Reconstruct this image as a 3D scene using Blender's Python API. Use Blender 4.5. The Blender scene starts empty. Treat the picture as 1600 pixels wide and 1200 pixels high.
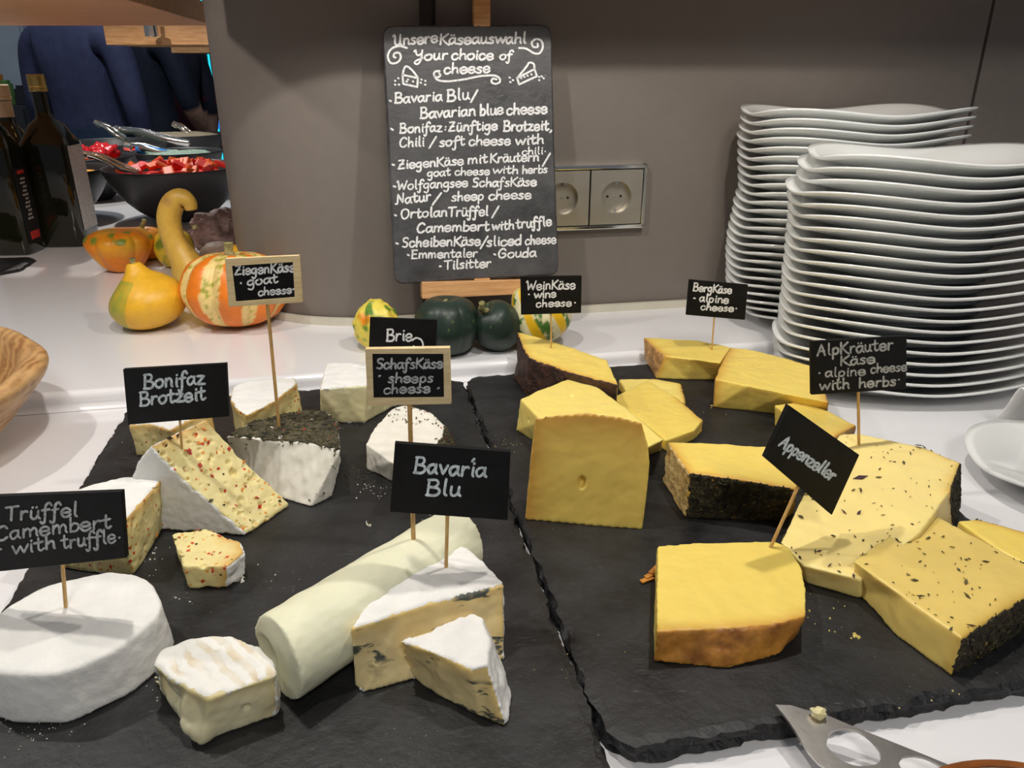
import bpy, bmesh, math, random
from math import sin, cos, pi, radians, sqrt, atan2, exp
from mathutils import Vector as V, Matrix, noise
from mathutils.bvhtree import BVHTree
random.seed(7)
sc = bpy.context.scene
COL = sc.collection
# ------------------------------------------------------------------ camera
PITCH = radians(22.2); CAMZ = 1.2; FPX = 1200.0
cd = bpy.data.cameras.new('camera'); cam = bpy.data.objects.new('camera', cd); COL.objects.link(cam)
cam.location = (0, 0, CAMZ); cam.rotation_euler = (pi/2 - PITCH, 0, 0)
cd.sensor_width = 36; cd.sensor_fit = 'HORIZONTAL'; cd.lens = FPX/1600*36; cd.clip_start = .02; cd.clip_end = 60
sc.camera = cam
# ------------------------------------------------------------------ world, lamps, exposure
w = bpy.data.worlds.new('room_air'); sc.world = w; w.use_nodes = True
bg = w.node_tree.nodes['Background']; bg.inputs[0].default_value = (.80, .88, 1, 1); bg.inputs[1].default_value = .13
sc.view_settings.view_transform = 'Standard'; sc.view_settings.look = 'None'
sc.view_settings.gamma = 1; sc.view_settings.use_curve_mapping = False
sc.view_settings.exposure = -0.07
def spot(name, loc, aim, power, angle=110, blend=.25, size=.012, col=(1, .945, .87)):
    l = bpy.data.lights.new(name, 'SPOT'); l.energy = power; l.spot_size = radians(angle); l.spot_blend = blend
    l.shadow_soft_size = size; l.color = col
    o = bpy.data.objects.new(name, l); COL.objects.link(o); o.location = loc
    o.rotation_euler = (V(aim) - V(loc)).to_track_quat('-Z', 'Y').to_euler()
    return o
spot('shelf_spot_lamp', (-.20, .50, 1.56), (-.20, .50, .9), 8.4, 130)
spot('shelf_spot_lamp', (.22, .56, 1.56), (.22, .54, .9), 7.8, 130)
spot('shelf_spot_lamp', (-.66, .62, 1.56), (-.64, .66, .9), 7, 130)
spot('shelf_spot_lamp', (-1.0, 1.85, 1.62), (-1.0, 1.85, .9), 17, 140)
spot('added_fill_lamp', (.35, -1.1, 2.6), (0, .7, .9), 68, 100, .6, .25, (1, .95, .88))  # added fill from behind the camera, lifts the cheeses' front faces
spot('added_fill_lamp', (-1.3, 2.6, 2.7), (-1.3, 3.6, .9), 60, 150, .6, .15, (.86, .92, 1))  # added fill over the far end, brightens the people and background
# ------------------------------------------------------------------ helpers
C0 = V((0, 0, CAMZ)); CR = V((1, 0, 0)); CU = V((0, sin(PITCH), cos(PITCH))); CF = V((0, cos(PITCH), -sin(PITCH)))
U = CAMZ - .308          # raised rear worktop
L = U - .019             # lower front worktop
S = L + .013             # top of the slates
def ray(x, y): return CR*((x-800)/FPX) + CU*((600-y)/FPX) + CF
def PZ(x, y, z):
    d = ray(x, y); return C0 + d*((z-CAMZ)/d.z)
def PN(x, y, p, n):
    d = ray(x, y); return C0 + d*((p-C0).dot(n)/d.dot(n))
def PD(x, y, dist):      # at a horizontal distance along y
    d = ray(x, y); return C0 + d*(dist/d.y)
def PV(x, y, p, q):      # on the vertical plane through p and q
    e = q-p; return PN(x, y, p, V((-e.y, e.x, 0)).normalized())
def pj(P):
    d = V(P)-C0; k = d.dot(CF); return 800+FPX*d.dot(CR)/k, 600-FPX*d.dot(CU)/k
def solve(f, a, b):
    fa = f(a)
    for i in range(50):
        m = (a+b)/2; fm = f(m)
        if (fm > 0) == (fa > 0): a, fa = m, fm
        else: b = m
    return (a+b)/2
def z_over(p, py):       # height above point p (same xy) seen at image row py
    return solve(lambda z: pj((p.x, p.y, z))[1]-py, p.z-.05, p.z+.8)
def tag(o, label=None, cat=None, group=None, kind=None):
    if label: o['label'] = label
    if cat: o['category'] = cat
    if group: o['group'] = group
    if kind: o['kind'] = kind
    return o
def thing(name, loc, label, cat, group=None):
    o = bpy.data.objects.new(name, None); COL.objects.link(o); o.location = loc; o.empty_display_size = .02
    bpy.context.view_layer.update() if False else None
    return tag(o, label, cat, group)
def me_of(verts, faces, smooth=False):
    m = bpy.data.meshes.new('m'); m.from_pydata([tuple(v) for v in verts], [], faces); m.update()
    if smooth: m.polygons.foreach_set('use_smooth', [True]*len(m.polygons))
    return m
def put(name, m, mat, parent=None, kind=None):
    """link mesh m (world coordinates) as an object whose origin is at its base"""
    n = len(m.vertices); co = [0.0]*(3*n); m.vertices.foreach_get('co', co)
    xs, ys, zs = co[0::3], co[1::3], co[2::3]
    org = V(((min(xs)+max(xs))/2, (min(ys)+max(ys))/2, min(zs)))
    m.transform(Matrix.Translation(-org))
    o = bpy.data.objects.new(name, m); COL.objects.link(o); m.name = name
    if mat: m.materials.append(mat)
    if parent:
        o.parent = parent; l = V((0, 0, 0)); p = parent
        while p: l += V(p.location); p = p.parent
        o.location = org - l
    else: o.location = org
    if kind: o['kind'] = kind
    return o
def join(parts):
    vs, fs = [], []
    for a, b in parts:
        k = len(vs); vs += [V(v) for v in a]; fs += [[i+k for i in f] for f in b]
    return vs, fs
def bm_mesh(vs, fs, bevel=0, seg=2, smooth=False):
    m = me_of(vs, fs)
    b = bmesh.new(); b.from_mesh(m); bmesh.ops.recalc_face_normals(b, faces=b.faces)
    if bevel: bmesh.ops.bevel(b, geom=b.edges[:], offset=bevel, segments=seg, affect='EDGES', profile=.6, clamp_overlap=True)
    b.to_mesh(m); b.free()
    if smooth: m.polygons.foreach_set('use_smooth', [True]*len(m.polygons))
    return m
BOXF = [(0, 3, 2, 1), (4, 5, 6, 7), (0, 1, 5, 4), (1, 2, 6, 5), (2, 3, 7, 6), (3, 0, 4, 7)]
def box(c, s, rz=0):
    c = V(c); R = Matrix.Rotation(rz, 3, 'Z'); a, b, d = s[0]/2, s[1]/2, s[2]/2
    return [c+R@V(p) for p in ((-a, -b, -d), (a, -b, -d), (a, b, -d), (-a, b, -d), (-a, -b, d), (a, -b, d), (a, b, d), (-a, b, d))], BOXF
def hexa(q0, q1): return [V(p) for p in q0]+[V(p) for p in q1], BOXF
def bar(p, q, w, h, up=V((0, 0, 1))):
    p, q = V(p), V(q); d = (q-p).normalized(); s = d.cross(up).normalized(); t = s.cross(d)
    f = lambda o: [o-s*w/2-t*h/2, o+s*w/2-t*h/2, o+s*w/2+t*h/2, o-s*w/2+t*h/2]
    return f(p)+f(q), BOXF
def tube(pts, radii, n=10, cap=True):
    pts = [V(p) for p in pts]; vs, fs = [], []
    if not hasattr(radii, '__len__'): radii = [radii]*len(pts)
    a = None
    for i, p in enumerate(pts):
        t = (pts[min(i+1, len(pts)-1)]-pts[max(i-1, 0)]).normalized()
        if a is None: a = t.orthogonal().normalized()
        else: a = (a-t*a.dot(t)).normalized()
        b = t.cross(a)
        for k in range(n):
            th = 2*pi*k/n; vs.append(p+(a*cos(th)+b*sin(th))*radii[i])
    for i in range(len(pts)-1):
        for k in range(n): fs.append((i*n+k, i*n+(k+1) % n, (i+1)*n+(k+1) % n, (i+1)*n+k))
    if cap:
        fs.append(tuple(range(n))[::-1]); fs.append(tuple(range((len(pts)-1)*n, len(pts)*n)))
    return vs, fs
def lathe(prof, n=32, c=(0, 0, 0), rf=None, cap=False):
    vs, fs = [], []; c = V(c)
    for i, (r, z) in enumerate(prof):
        for k in range(n):
            th = 2*pi*k/n; q = r*(rf(th, i) if rf else 1)
            vs.append(c+V((q*cos(th), q*sin(th), z)))
    for i in range(len(prof)-1):
        for k in range(n): fs.append((i*n+k, i*n+(k+1) % n, (i+1)*n+(k+1) % n, (i+1)*n+k))
    if cap:
        fs.append(tuple(range(n))[::-1]); fs.append(tuple(range((len(prof)-1)*n, len(prof)*n)))
    return vs, fs
def crom(pts, sub=5):
    """Catmull-Rom; a doubled point is a sharp corner"""
    out = []; seg = [[]]
    for p in pts:
        if seg[-1] and (p-seg[-1][-1]).length < 1e-9: seg.append([p])
        else: seg[-1].append(p)
    for s in seg:
        if len(s) == 1: out.append(s[0]); continue
        for i in range(len(s)-1):
            p0, p1, p2, p3 = s[max(i-1, 0)], s[i], s[i+1], s[min(i+2, len(s)-1)]
            for k in range(sub):
                t = k/sub
                out.append(.5*((2*p1)+(p2-p0)*t+(2*p0-5*p1+4*p2-p3)*t*t+(3*p1-p0-3*p2+p3)*t**3))
        out.append(s[-1])
    return out
def remesh(vs, fs, vox, smooth=2):
    m = me_of(vs, fs); o = bpy.data.objects.new('tmp', m); COL.objects.link(o)
    r = o.modifiers.new('r', 'REMESH'); r.mode = 'VOXEL'; r.voxel_size = vox
    if smooth:
        s = o.modifiers.new('s', 'SMOOTH'); s.factor = .5; s.iterations = smooth
    dg = bpy.context.evaluated_depsgraph_get()
    out = bpy.data.meshes.new_from_object(o.evaluated_get(dg))
    bpy.data.objects.remove(o); bpy.data.meshes.remove(m)
    out.polygons.foreach_set('use_smooth', [True]*len(out.polygons))
    return out
def fbm(p, s, o=3): return noise.fractal(V(p)*s, 1.0, 2.0, o)
def displace(m, amp, scale, o=3):
    nv = [v.normal.copy() for v in m.vertices]
    for v, n in zip(m.vertices, nv): v.co += n*(fbm(v.co, scale, o)*amp)
    m.update()
def set_col(m, f, name='Col'):
    a = m.color_attributes.new(name, 'FLOAT_COLOR', 'POINT')
    for i, v in enumerate(m.vertices):
        c = f(v); a.data[i].color = (c[0], c[1], c[2], 1)
# ------------------------------------------------------------------ materials
def rgb(h):
    f = lambda c: c/12.92 if c <= .04045 else ((c+.055)/1.055)**2.4
    return tuple(f(int(h[i:i+2], 16)/255) for i in (0, 2, 4))
class NT:
    def __init__(s, name):
        s.m = bpy.data.materials.new(name); s.m.use_nodes = True; s.t = s.m.node_tree; s.b = s.t.nodes['Principled BSDF']
    def n(s, ty, **k):
        x = s.t.nodes.new(ty)
        for a, b in k.items():
            if a[0] == '_': setattr(x, a[1:], b)
            else: x.inputs[a].default_value = b
        return x
    def l(s, a, b): s.t.links.new(a, b)
    def coord(s, scale=(1, 1, 1), kind='Object'):
        tc = s.n('ShaderNodeTexCoord'); mp = s.n('ShaderNodeMapping', Scale=scale); s.l(tc.outputs[kind], mp.inputs[0]); return mp.outputs[0]
    def noise(s, vec, scale, detail=5, rough=.55):
        x = s.n('ShaderNodeTexNoise', Scale=scale, Detail=detail, Roughness=rough); s.l(vec, x.inputs['Vector']); return x.outputs[0]
    def ramp(s, v, stops):
        r = s.n('ShaderNodeValToRGB'); e = r.color_ramp.elements
        for i, (p, c) in enumerate(stops):
            if i > 1: e.new(p)
            e[i].position = p; e[i].color = (*c, 1) if hasattr(c, '__len__') else (c, c, c, 1)
        s.l(v, r.inputs[0]); return r.outputs[0]
    def mix(s, f, a, b, mode='MIX'):
        x = s.n('ShaderNodeMix', _data_type='RGBA', _blend_type=mode)
        for i, v in ((0, f), (6, a), (7, b)):
            if hasattr(v, 'is_linked'): s.l(v, x.inputs[i])
            else: x.inputs[i].default_value = v if i == 0 else (*v, 1)
        return x.outputs[2]
    def attr(s, name='Col'):
        return s.n('ShaderNodeVertexColor', _layer_name=name).outputs[0]
    def bump(s, h, strength=.3, dist=.001):
        b = s.n('ShaderNodeBump', Strength=strength, Distance=dist); s.l(h, b.inputs['Height'])
        if s.b.inputs['Normal'].is_linked: s.l(s.b.inputs['Normal'].links[0].from_socket, b.inputs['Normal'])
        s.l(b.outputs[0], s.b.inputs['Normal'])
    def base(s, c):
        if hasattr(c, 'is_linked'): s.l(c, s.b.inputs['Base Color'])
        else: s.b.inputs['Base Color'].default_value = (*c, 1)
    def set(s, **k):
        for a, b in k.items(): s.b.inputs[a.replace('_', ' ')].default_value = b
        return s
def mat(name, c, rough=.5, var=.12, scale=40, bump=.15, bscale=300, dist=.0006, c2=None, attr=None, sss=0, metal=0, stretch=(1, 1, 1), spec=.5, coat=0):
    t = NT(name); vec = t.coord(stretch); nz = t.noise(vec, scale)
    if attr:
        a = t.attr(attr); col = t.mix(t.ramp(nz, [(.3, 1-var), (.7, 1.0)]), (0, 0, 0), a); 
        x = t.mix(1.0, a, t.ramp(nz, [(.3, 1-var), (.7, 1.0)]), 'MULTIPLY'); col = x
    else:
        c1 = tuple(x*(1-var) for x in c); c3 = c2 or tuple(min(1, x*(1+var)) for x in c)
        col = t.ramp(nz, [(.32, c1), (.68, c3)])
    t.base(col); t.set(Roughness=rough, Metallic=metal, Specular_IOR_Level=spec)
    if coat: t.set(Coat_Weight=coat, Coat_Roughness=.1)
    if sss: t.set(Subsurface_Weight=sss, Subsurface_Scale=.004); t.b.inputs['Subsurface Radius'].default_value = (1, .7, .4)
    if bump: t.bump(t.noise(vec, bscale), bump, dist)
    return t.m
def emit(name, c, s):
    t = NT(name); t.base((0, 0, 0)); t.b.inputs['Emission Color'].default_value = (*c, 1); t.b.inputs['Emission Strength'].default_value = s; return t.m
def wood(name, c1, c2, axis=(1, 12, 12), scale=18, rough=.5):
    t = NT(name); vec = t.coord(axis); nz = t.noise(vec, scale, 6, .6)
    t.base(t.ramp(nz, [(.3, c1), (.7, c2)])); t.set(Roughness=rough); t.bump(nz, .15, .0005); return t.m
def slate_mat(name, lo=.007, hi=.026, scratch=.30):
    t = NT(name); v = t.coord(); n1 = t.noise(v, 22, 8, .6); n2 = t.noise(v, 260, 4, .6)
    vs = t.coord((18, 90, 90)); sc_ = t.noise(vs, 3.0, 5, .7)
    col = t.ramp(n1, [(.3, (lo, lo, lo*1.06)), (.72, (hi, hi, hi*1.03))])
    msk = t.ramp(sc_, [(.66, 0.0), (.74, scratch)])
    col = t.mix(msk, col, (.25, .25, .25))
    dust = t.ramp(t.noise(v, 420, 3, .7), [(.66, 0.0), (.74, .5)])
    dm = t.mix(1.0, dust, t.ramp(t.noise(v, 11, 3), [(.48, 0.0), (.66, 1.0)]), 'MULTIPLY')
    col = t.mix(dm, col, (.45, .44, .42))
    t.base(col); t.set(Roughness=.5, Specular_IOR_Level=.4)
    t.l(t.ramp(n1, [(.3, .38), (.7, .6)]), t.b.inputs['Roughness'])
    t.bump(n2, .35, .0007); t.bump(n1, .5, .004); return t.m
MT = {}
MT['counter'] = mat('white solid worktop', rgb('E9E8EA'), .16, .02, 5, .02, 60, coat=.3)
MT['wall'] = mat('grey wall laminate', rgb('756D66'), .42, .03, 60, .12, 700, .0004)
MT['trim'] = mat('pale silicone trim', rgb('C9C4B4'), .4, .05)
MT['slate'] = slate_mat('dark slate board')
MT['menu'] = slate_mat('menu slate', .030, .078, .15)
MT['slate_edge'] = mat('black slate edge', (.008, .008, .009), .55, .3, 60, .8, 160, .003)
MT['black'] = mat('black chalk lacquer', (.003, .003, .0034), .55, .3, 90, .12, 500, c2=(.006, .006, .0065), spec=.22)
MT['frame'] = wood('pale birch frame', rgb('C9AE7C'), rgb('E3CFA2'), (1, 1, 8), 60)
MT['stick'] = wood('bamboo stick', rgb('B98A48'), rgb('DDB87A'), (8, 8, 1), 90)
MT['easel'] = wood('oiled beech', rgb('B88350'), rgb('D9A872'), (2, 2, 26), 14)
MT['shelf'] = wood('warm oak board', rgb('B07A48'), rgb('D6A674'), (2, 20, 20), 8, .45)
MT['darkbar'] = mat('dark bronze bar', (.012, .008, .006), .45)
MT['chalk'] = mat('white chalk ink', (.72, .72, .72), .8, .28, 500, .3, 900)
MT['chalk2'] = mat('grey chalk ink', (.42, .43, .43), .8, .45, 420, .3, 900)
MT['chalk3'] = mat('blue white chalk ink', (.60, .67, .70), .8, .35, 420, .3, 900)
MT['porcelain'] = mat('white porcelain', (.80, .81, .79), .12, .02, 5, 0, coat=.5)
MT['steel'] = mat('brushed steel', (.56, .54, .51), .36, .12, 60, .1, 400, metal=1)
MT['nickel'] = mat('satin nickel', (.52, .48, .41), .35, .04, 40, .05, 500, metal=.85)
MT['chrome'] = mat('bright chrome', (.85, .83, .78), .12, .03, 20, 0, metal=1)
MT['hole'] = mat('dark hole', (.01, .01, .01), .6)
MT['napkin'] = mat('white paper napkin', (.82, .82, .80), .85, .03, 60, .2, 500)
MT['bowl'] = mat('anthracite melamine', (.028, .028, .030), .42, .1, 30, .05, 300)
# ================================================================== the setting
WY = radians(11.0)                                   # yaw of the wall
wu = V((cos(WY), sin(WY), 0)); wn = V((-sin(WY), cos(WY), 0))
W0 = PZ(990, 482, U)                                 # a point of the wall foot
def wall_pt(px, py): return PN(px, py, W0, wn)
WT = W0 - wu*((W0-PZ(590, 503, U)).dot(wu))          # where the rounded end begins
RAD = .192
def wall_profile(off=0.0, seam=None):
    """foot line of the wall from the right to the rounded end and back"""
    pts = []; c = WT + wn*RAD; r = RAD+off
    for i in range(25):
        a = radians(-4*i)                            # from -wn turning to -wu
        pts.append(c + (-wn*cos(-a) - wu*sin(-a))*r)
    last = pts[-1]; d = (pts[-1]-pts[-2]).normalized()
    pts += [last + d*.9]
    return pts
seam_p = wall_pt(1551, 10); seam_s = (seam_p-W0).dot(wu)
def extr(pts, z0, z1, thick_back=None):
    n = len(pts); vs = [V((p.x, p.y, z0)) for p in pts]+[V((p.x, p.y, z1)) for p in pts]
    return vs, [(i, i+1, n+i+1, n+i) for i in range(n-1)]
prof = [W0+wu*(seam_s-.002), W0+wu*.2] + wall_profile()
o = put('wall_back', bm_mesh(*extr(prof, U, 2.6)), MT['wall'], kind='structure')
for p in o.data.polygons: p.use_smooth = True
b_ = [W0+wu*(seam_s+.003), W0+wu*(seam_s+1.4)]
vs, fs = join([box(((b_[0]+b_[1])/2+wn*.01+V((0, 0, .85))), (1.397, .02, 1.7), WY), box(W0+wu*seam_s+wn*.03+V((0, 0, .85)), (.06, .01, 1.7), WY)])
put('wall_right', me_of(vs, fs), MT['wall'], kind='structure')
o = put('trim_1', bm_mesh(*join([extr([W0+wu*(seam_s+.6)-wn*.006]+wall_profile(.006), U-.002, U+.010), ])), MT['trim'], kind='structure')
md = o.modifiers.new('s', 'SOLIDIFY'); md.thickness = .006; md.offset = 0
# floor, far wall, unseen overhead shelf added for its shadow
put('floor', me_of([(-5, -1.5, 0), (4, -1.5, 0), (4, 7, 0), (-5, 7, 0)], [(0, 1, 2, 3)]), mat('grey floor', (.08, .08, .085), .4), kind='structure')
put('wall_far', me_of(*box((-1.2, 6.55, 1.4), (7.6, .1, 2.8))), mat('dim blue grey wall', rgb('5C6670'), .6), kind='structure')
shc = W0 - wn*.076 + wu*.2
put('shadow_shelf', bm_mesh(*box((shc.x, shc.y, 1.335), (1.6, .15, .04), WY), bevel=.003), MT['shelf'], kind='structure')  # out of view, depth set to cast the shadow line on the wall
# counter: lower worktop, raised ledge, base
BY = radians(11.5); bu = V((cos(BY), sin(BY), 0)); bn = V((-sin(BY), cos(BY), 0))
st = PZ(60, 617, U)
ct = thing('buffet_counter', (0, .6, 0), 'long glossy white buffet counter with a raised rear ledge', 'counter')
def quad_slab(p0, s0, s1, t0, t1, z0, z1):
    q = [p0+bu*s0+bn*t0, p0+bu*s1+bn*t0, p0+bu*s1+bn*t1, p0+bu*s0+bn*t1]
    return hexa([(p.x, p.y, z0) for p in q], [(p.x, p.y, z1) for p in q])
put('worktop', bm_mesh(*quad_slab(st, -2.2, 1.9, -.78, .0, L-.04, L)), MT['counter'], ct)
vs, fs = quad_slab(st, -2.2, 1.9, .0, 2.15, L-.04, U)
m = me_of(vs, fs); b = bmesh.new(); b.from_mesh(m); bmesh.ops.recalc_face_normals(b, faces=b.faces)
ed = [e for e in b.edges if all(v.co.z > L+.005 and (v.co-st).dot(bn) < .01 for v in e.verts)]
bmesh.ops.bevel(b, geom=ed, offset=.007, segments=5, affect='EDGES', profile=.5); b.to_mesh(m); b.free()
put('raised_ledge', m, MT['counter'], ct)
# the cove where the ledge meets the worktop
cv = []
for k in range(6):
    a = radians(90*k/5); cv.append((-.006+.006*sin(a), L+.006-.006*cos(a)))
e0, e1 = st-bu*2.2, st+bu*1.9; vs, fs = [], []
for e in (e0, e1):
    for t, z in cv: vs.append(V((e.x, e.y, 0))+bn*(t-.0004)+V((0, 0, z+.0004)))
for k in range(5): fs.append((k, k+1, 7+k, 6+k))
put('cove_joint', me_of(vs, fs, True), MT['counter'], ct)
put('base_cabinet', bm_mesh(*quad_slab(st, -2.15, 1.85, -.70, 2.1, 0, L-.04)), mat('dark counter front', (.03, .03, .033), .5), ct)
# ------------------------------------------------------------------ slate boards
def slate(name, label, s0, s1, t0, t1, z0, z1, p0, seed, yaw=BY, group=None, cor=.012):
    rnd = random.Random(seed); a = V((cos(yaw), sin(yaw), 0)); c = V((-sin(yaw), cos(yaw), 0))
    out = []
    def edge(p, q):
        n = max(2, int((q-p).length/.0035))
        for i in range(n): out.append(p+(q-p)*(i/n))
    P = lambda s, t: p0+a*s+c*t
    k = cor
    for (s, t, d0, d1) in ((s0, t0, (1, 0), (0, 1)), (s1, t0, (0, 1), (-1, 0)), (s1, t1, (-1, 0), (0, -1)), (s0, t1, (0, -1), (1, 0))):
        pass
    cs = [P(s0+k, t0), P(s1-k, t0), P(s1, t0+k), P(s1, t1-k), P(s1-k, t1), P(s0+k, t1), P(s0, t1-k), P(s0, t0+k)]
    for i in range(8): edge(cs[i], cs[(i+1) % 8])
    n = len(out); ctr = P((s0+s1)/2, (t0+t1)/2); vs, fs = [], []
    zs = [(z1, .0), (z1-.0008, -.0012), (z1-.004, -.003), (z1-.007, -.0015), (z0+.003, -.002), (z0, .001)]
    nrm = []
    for i in range(n):
        t = out[(i+1) % n]-out[i-1]; nrm.append(V((t.y, -t.x, 0)).normalized())
    for j, (z, o_) in enumerate(zs):
        for i in range(n):
            p = out[i]; q = noise.fractal(V((p.x*60, p.y*60, j*.9+seed)), 1, 2, 4)*.0035 + noise.noise(V((p.x*260, p.y*260, j*3.1)))*.0012
            if j == 0: q = min(q, .001)-.003 - abs(noise.noise(V((p.x*18, p.y*18, seed))))*.004
            w_ = p + nrm[i]*(-o_*.6+q)
            vs.append(V((w_.x, w_.y, z)))
    for j in range(len(zs)-1):
        for i in range(n): fs.append((j*n+i, (j+1)*n+i, (j+1)*n+(i+1) % n, j*n+(i+1) % n))
    fs.append(tuple(range(n))); fs.append(tuple(range((len(zs)-1)*n, len(zs)*n))[::-1])
    m = bm_mesh(vs, fs); o = put(name, m, MT['slate'])
    m.materials.append(MT['slate_edge'])
    for f in m.polygons:
        if abs(f.normal.z) < .9 and len(f.vertices) == 4: f.material_index = 1
    return tag(o, label, 'slate board', group)
A = PZ(727, 588, S)
co = lambda px, py, z=S: ((PZ(px, py, z)-A).dot(bu), (PZ(px, py, z)-A).dot(bn))
RS1 = co(1512, 808)[0]; RT0 = co(985, 1165)[1]; LS0 = (co(192, 655)[0]+co(5, 950)[0])/2; LT1 = co(495, 607)[1]
slate('slate_board', 'black slate serving board carrying the yellow hard cheeses', 0, RS1, RT0, co(1000, 569)[1], L, S, A, 3)
slate('slate_board', 'black slate serving board carrying the white soft cheeses', LS0, -.006, RT0-.05, LT1, L, S-.0004, A, 11)
p = PZ(-30, 413, U); slate('slate_board', 'black slate mat lying beside the oil bottles', -.12, .085, -.09, .02, U, U+.006, p, 21, BY, cor=.02)
# ------------------------------------------------------------------ double socket
so = wall_pt(1004, 355); sz = 1.0
kx = solve(lambda s: pj(so+wu*s)[0]-0, -3, 3) if False else None
hs = wall_pt(1007, 256).z - wall_pt(1003, 354).z
fw, fh = hs*1.88, hs; sc0 = wall_pt(1005, 305) - wu*(fw/2)
WM = lambda c, s, d: c + wu*s[0] + V((0, 0, s[1])) - wn*d
def wbox(c, sx, sz_, w_, h_, d0, d1):
    q = lambda d: [WM(c, (sx-w_/2, sz_-h_/2), d), WM(c, (sx+w_/2, sz_-h_/2), d), WM(c, (sx+w_/2, sz_+h_/2), d), WM(c, (sx-w_/2, sz_+h_/2), d)]
    return hexa(q(d0), q(d1))
sk = thing('double_socket', WM(sc0, (0, -fh/2), 0), 'double power socket with satin metal frame on the grey wall', 'socket')
parts = []
b_ = fh*.06
for a in ((0, fh/2-b_/2, fw, b_), (0, -fh/2+b_/2, fw, b_), (-fw/2+b_/2, 0, b_, fh), (fw/2-b_/2, 0, b_, fh)): parts.append(wbox(sc0, *a, -.001, .011))
put('frame', bm_mesh(*join(parts), bevel=.0009), MT['chrome'], sk)
put('back_plate', me_of(*wbox(sc0, 0, 0, fw-.002, fh-.002, -.001, .0006)), MT['hole'], sk)
cw = (fw-2*b_)/2
for i in (-1, 1):
    # cover plate with a round opening
    cx = i*cw/2; hw = cw/2-.0012; hh = fh/2-b_-.0012; R0 = fh*.25; vs, fs = [], []; n = 48
    for d in (.0008, .0115):
        for ring in range(2):
            for k in range(n):
                a = 2*pi*k/n
                if ring: x, z = R0*cos(a), R0*sin(a)
                else:
                    q = max(abs(cos(a)), abs(sin(a))); x, z = hw*cos(a)/q, hh*sin(a)/q
                vs.append(WM(sc0, (cx+x, z), d))
    for k in range(n):
        j = (k+1) % n
        fs += [(2*n+k, 2*n+j, 3*n+j, 3*n+k), (k, n+k, n+j, j), (k, j, 2*n+j, 2*n+k), (n+k, 3*n+k, 3*n+j, n+j)]
    pl = put('cover_plate', bm_mesh(vs, fs), MT['nickel'], sk)
    vs = []; fs = []
    for d, r in ((.0112, R0+.0003), (.0012, R0*.97)):
        for k in range(n): vs.append(WM(sc0, (cx+r*cos(2*pi*k/n), r*sin(2*pi*k/n)), d))
    fs = [(k, (k+1) % n, n+(k+1) % n, n+k) for k in range(n)]+[tuple(range(n, 2*n))]
    cup = put('socket_cup', bm_mesh(vs, fs, smooth=False), MT['nickel'], pl)
    for (x, z, r, mm) in ((-.26, 0, .085, 'hole'), (.26, 0, .085, 'hole'), (0, 0, .07, 'chrome')):
        vs = []
        for d in (.0012, .0018):
            for k in range(16): vs.append(WM(sc0, (cx+(x*1.7+r*cos(2*pi*k/16))*R0, (z+r*sin(2*pi*k/16))*R0), d))
        put('pin_hole' if mm == 'hole' else 'screw', bm_mesh(vs, [(k, (k+1) % 16, 16+(k+1) % 16, 16+k) for k in range(16)]+[tuple(range(16, 32))]), MT[mm], pl)
    for z in (-1, 1): put('earth_clip', bm_mesh(*wbox(sc0, cx, z*R0*.88, R0*.14, R0*.22, .0012, .008)), MT['chrome'], pl)
# ------------------------------------------------------------------ menu easel and menu slate
EY = radians(11); eu = V((cos(EY), sin(EY), 0)); LEAN = radians(11)
en = V((-sin(EY), cos(EY), 0))                                        # away from the camera
ev = (V((0, 0, 1))*cos(LEAN)+en*sin(LEAN)); enn = (en*cos(LEAN)-V((0, 0, 1))*sin(LEAN))   # up the board, out of its back
E0 = PD(742, 438, .90)                                                # foot of the menu slate, front face
mq = [PN(x, y, E0, enn) for x, y in ((616, 446), (874, 431), (862, 36), (596, 38))]
def onmenu(px, py, d=0): return PN(px, py, E0-enn*d, enn)
def rough_slab(q, back, th, seed, step=.004, cor=.012, amp=.0016):
    """a slab with rough chipped edge; q its four front corners"""
    out = []
    for i in range(4):
        a, b_, c_ = q[i-1], q[i], q[(i+1) % 4]
        da, dc = (a-b_).normalized(), (c_-b_).normalized()
        for t in (0, .33, .67, 1):
            p0, p1, p2 = b_+da*cor, b_, b_+dc*cor
            out.append((1-t)**2*p0+2*t*(1-t)*p1+t*t*p2)
    dense = []
    for i in range(len(out)):
        p, r = out[i], out[(i+1) % len(out)]; n = max(1, int((r-p).length/step))
        for k in range(n): dense.append(p+(r-p)*k/n)
    n = len(dense); c = sum(dense, V())/n; vs, fs = [], []
    for j, (d, ins) in enumerate(((0, .0028), (th*.25, .0008), (th*.6, 0), (th, .001))):
        for p in dense:
            f = ins+abs(noise.fractal(p*70+V((0, 0, j+seed)), 1, 2, 3))*amp
            vs.append(p+(c-p).normalized()*f+back*d)
    for j in range(3):
        for i in range(n): fs.append((j*n+i, (j+1)*n+i, (j+1)*n+(i+1) % n, j*n+(i+1) % n))
    fs += [tuple(range(n)), tuple(range(3*n, 4*n))[::-1]]
    return vs, fs
ms = thing('menu_slate', (mq[0]+mq[1])/2, 'tall slate menu board covered in white handwriting on an easel', 'menu board')
put('slate_sheet', bm_mesh(*rough_slab(mq, enn, .007, 5)), MT['menu'], ms)
e_b = E0 + enn*.0075
ea = thing('easel', V((E0.x, E0.y, U)), 'beech wood table easel holding the slate menu', 'easel')
lq = [PN(x, y, E0-enn*.012, enn) for x, y in ((660, 467), (813, 460), (813, 437), (659, 441))]
lq = [lq[0], lq[0]+(lq[1]-lq[0])*1.09, lq[3]+(lq[2]-lq[3])*1.09, lq[3]]
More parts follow.
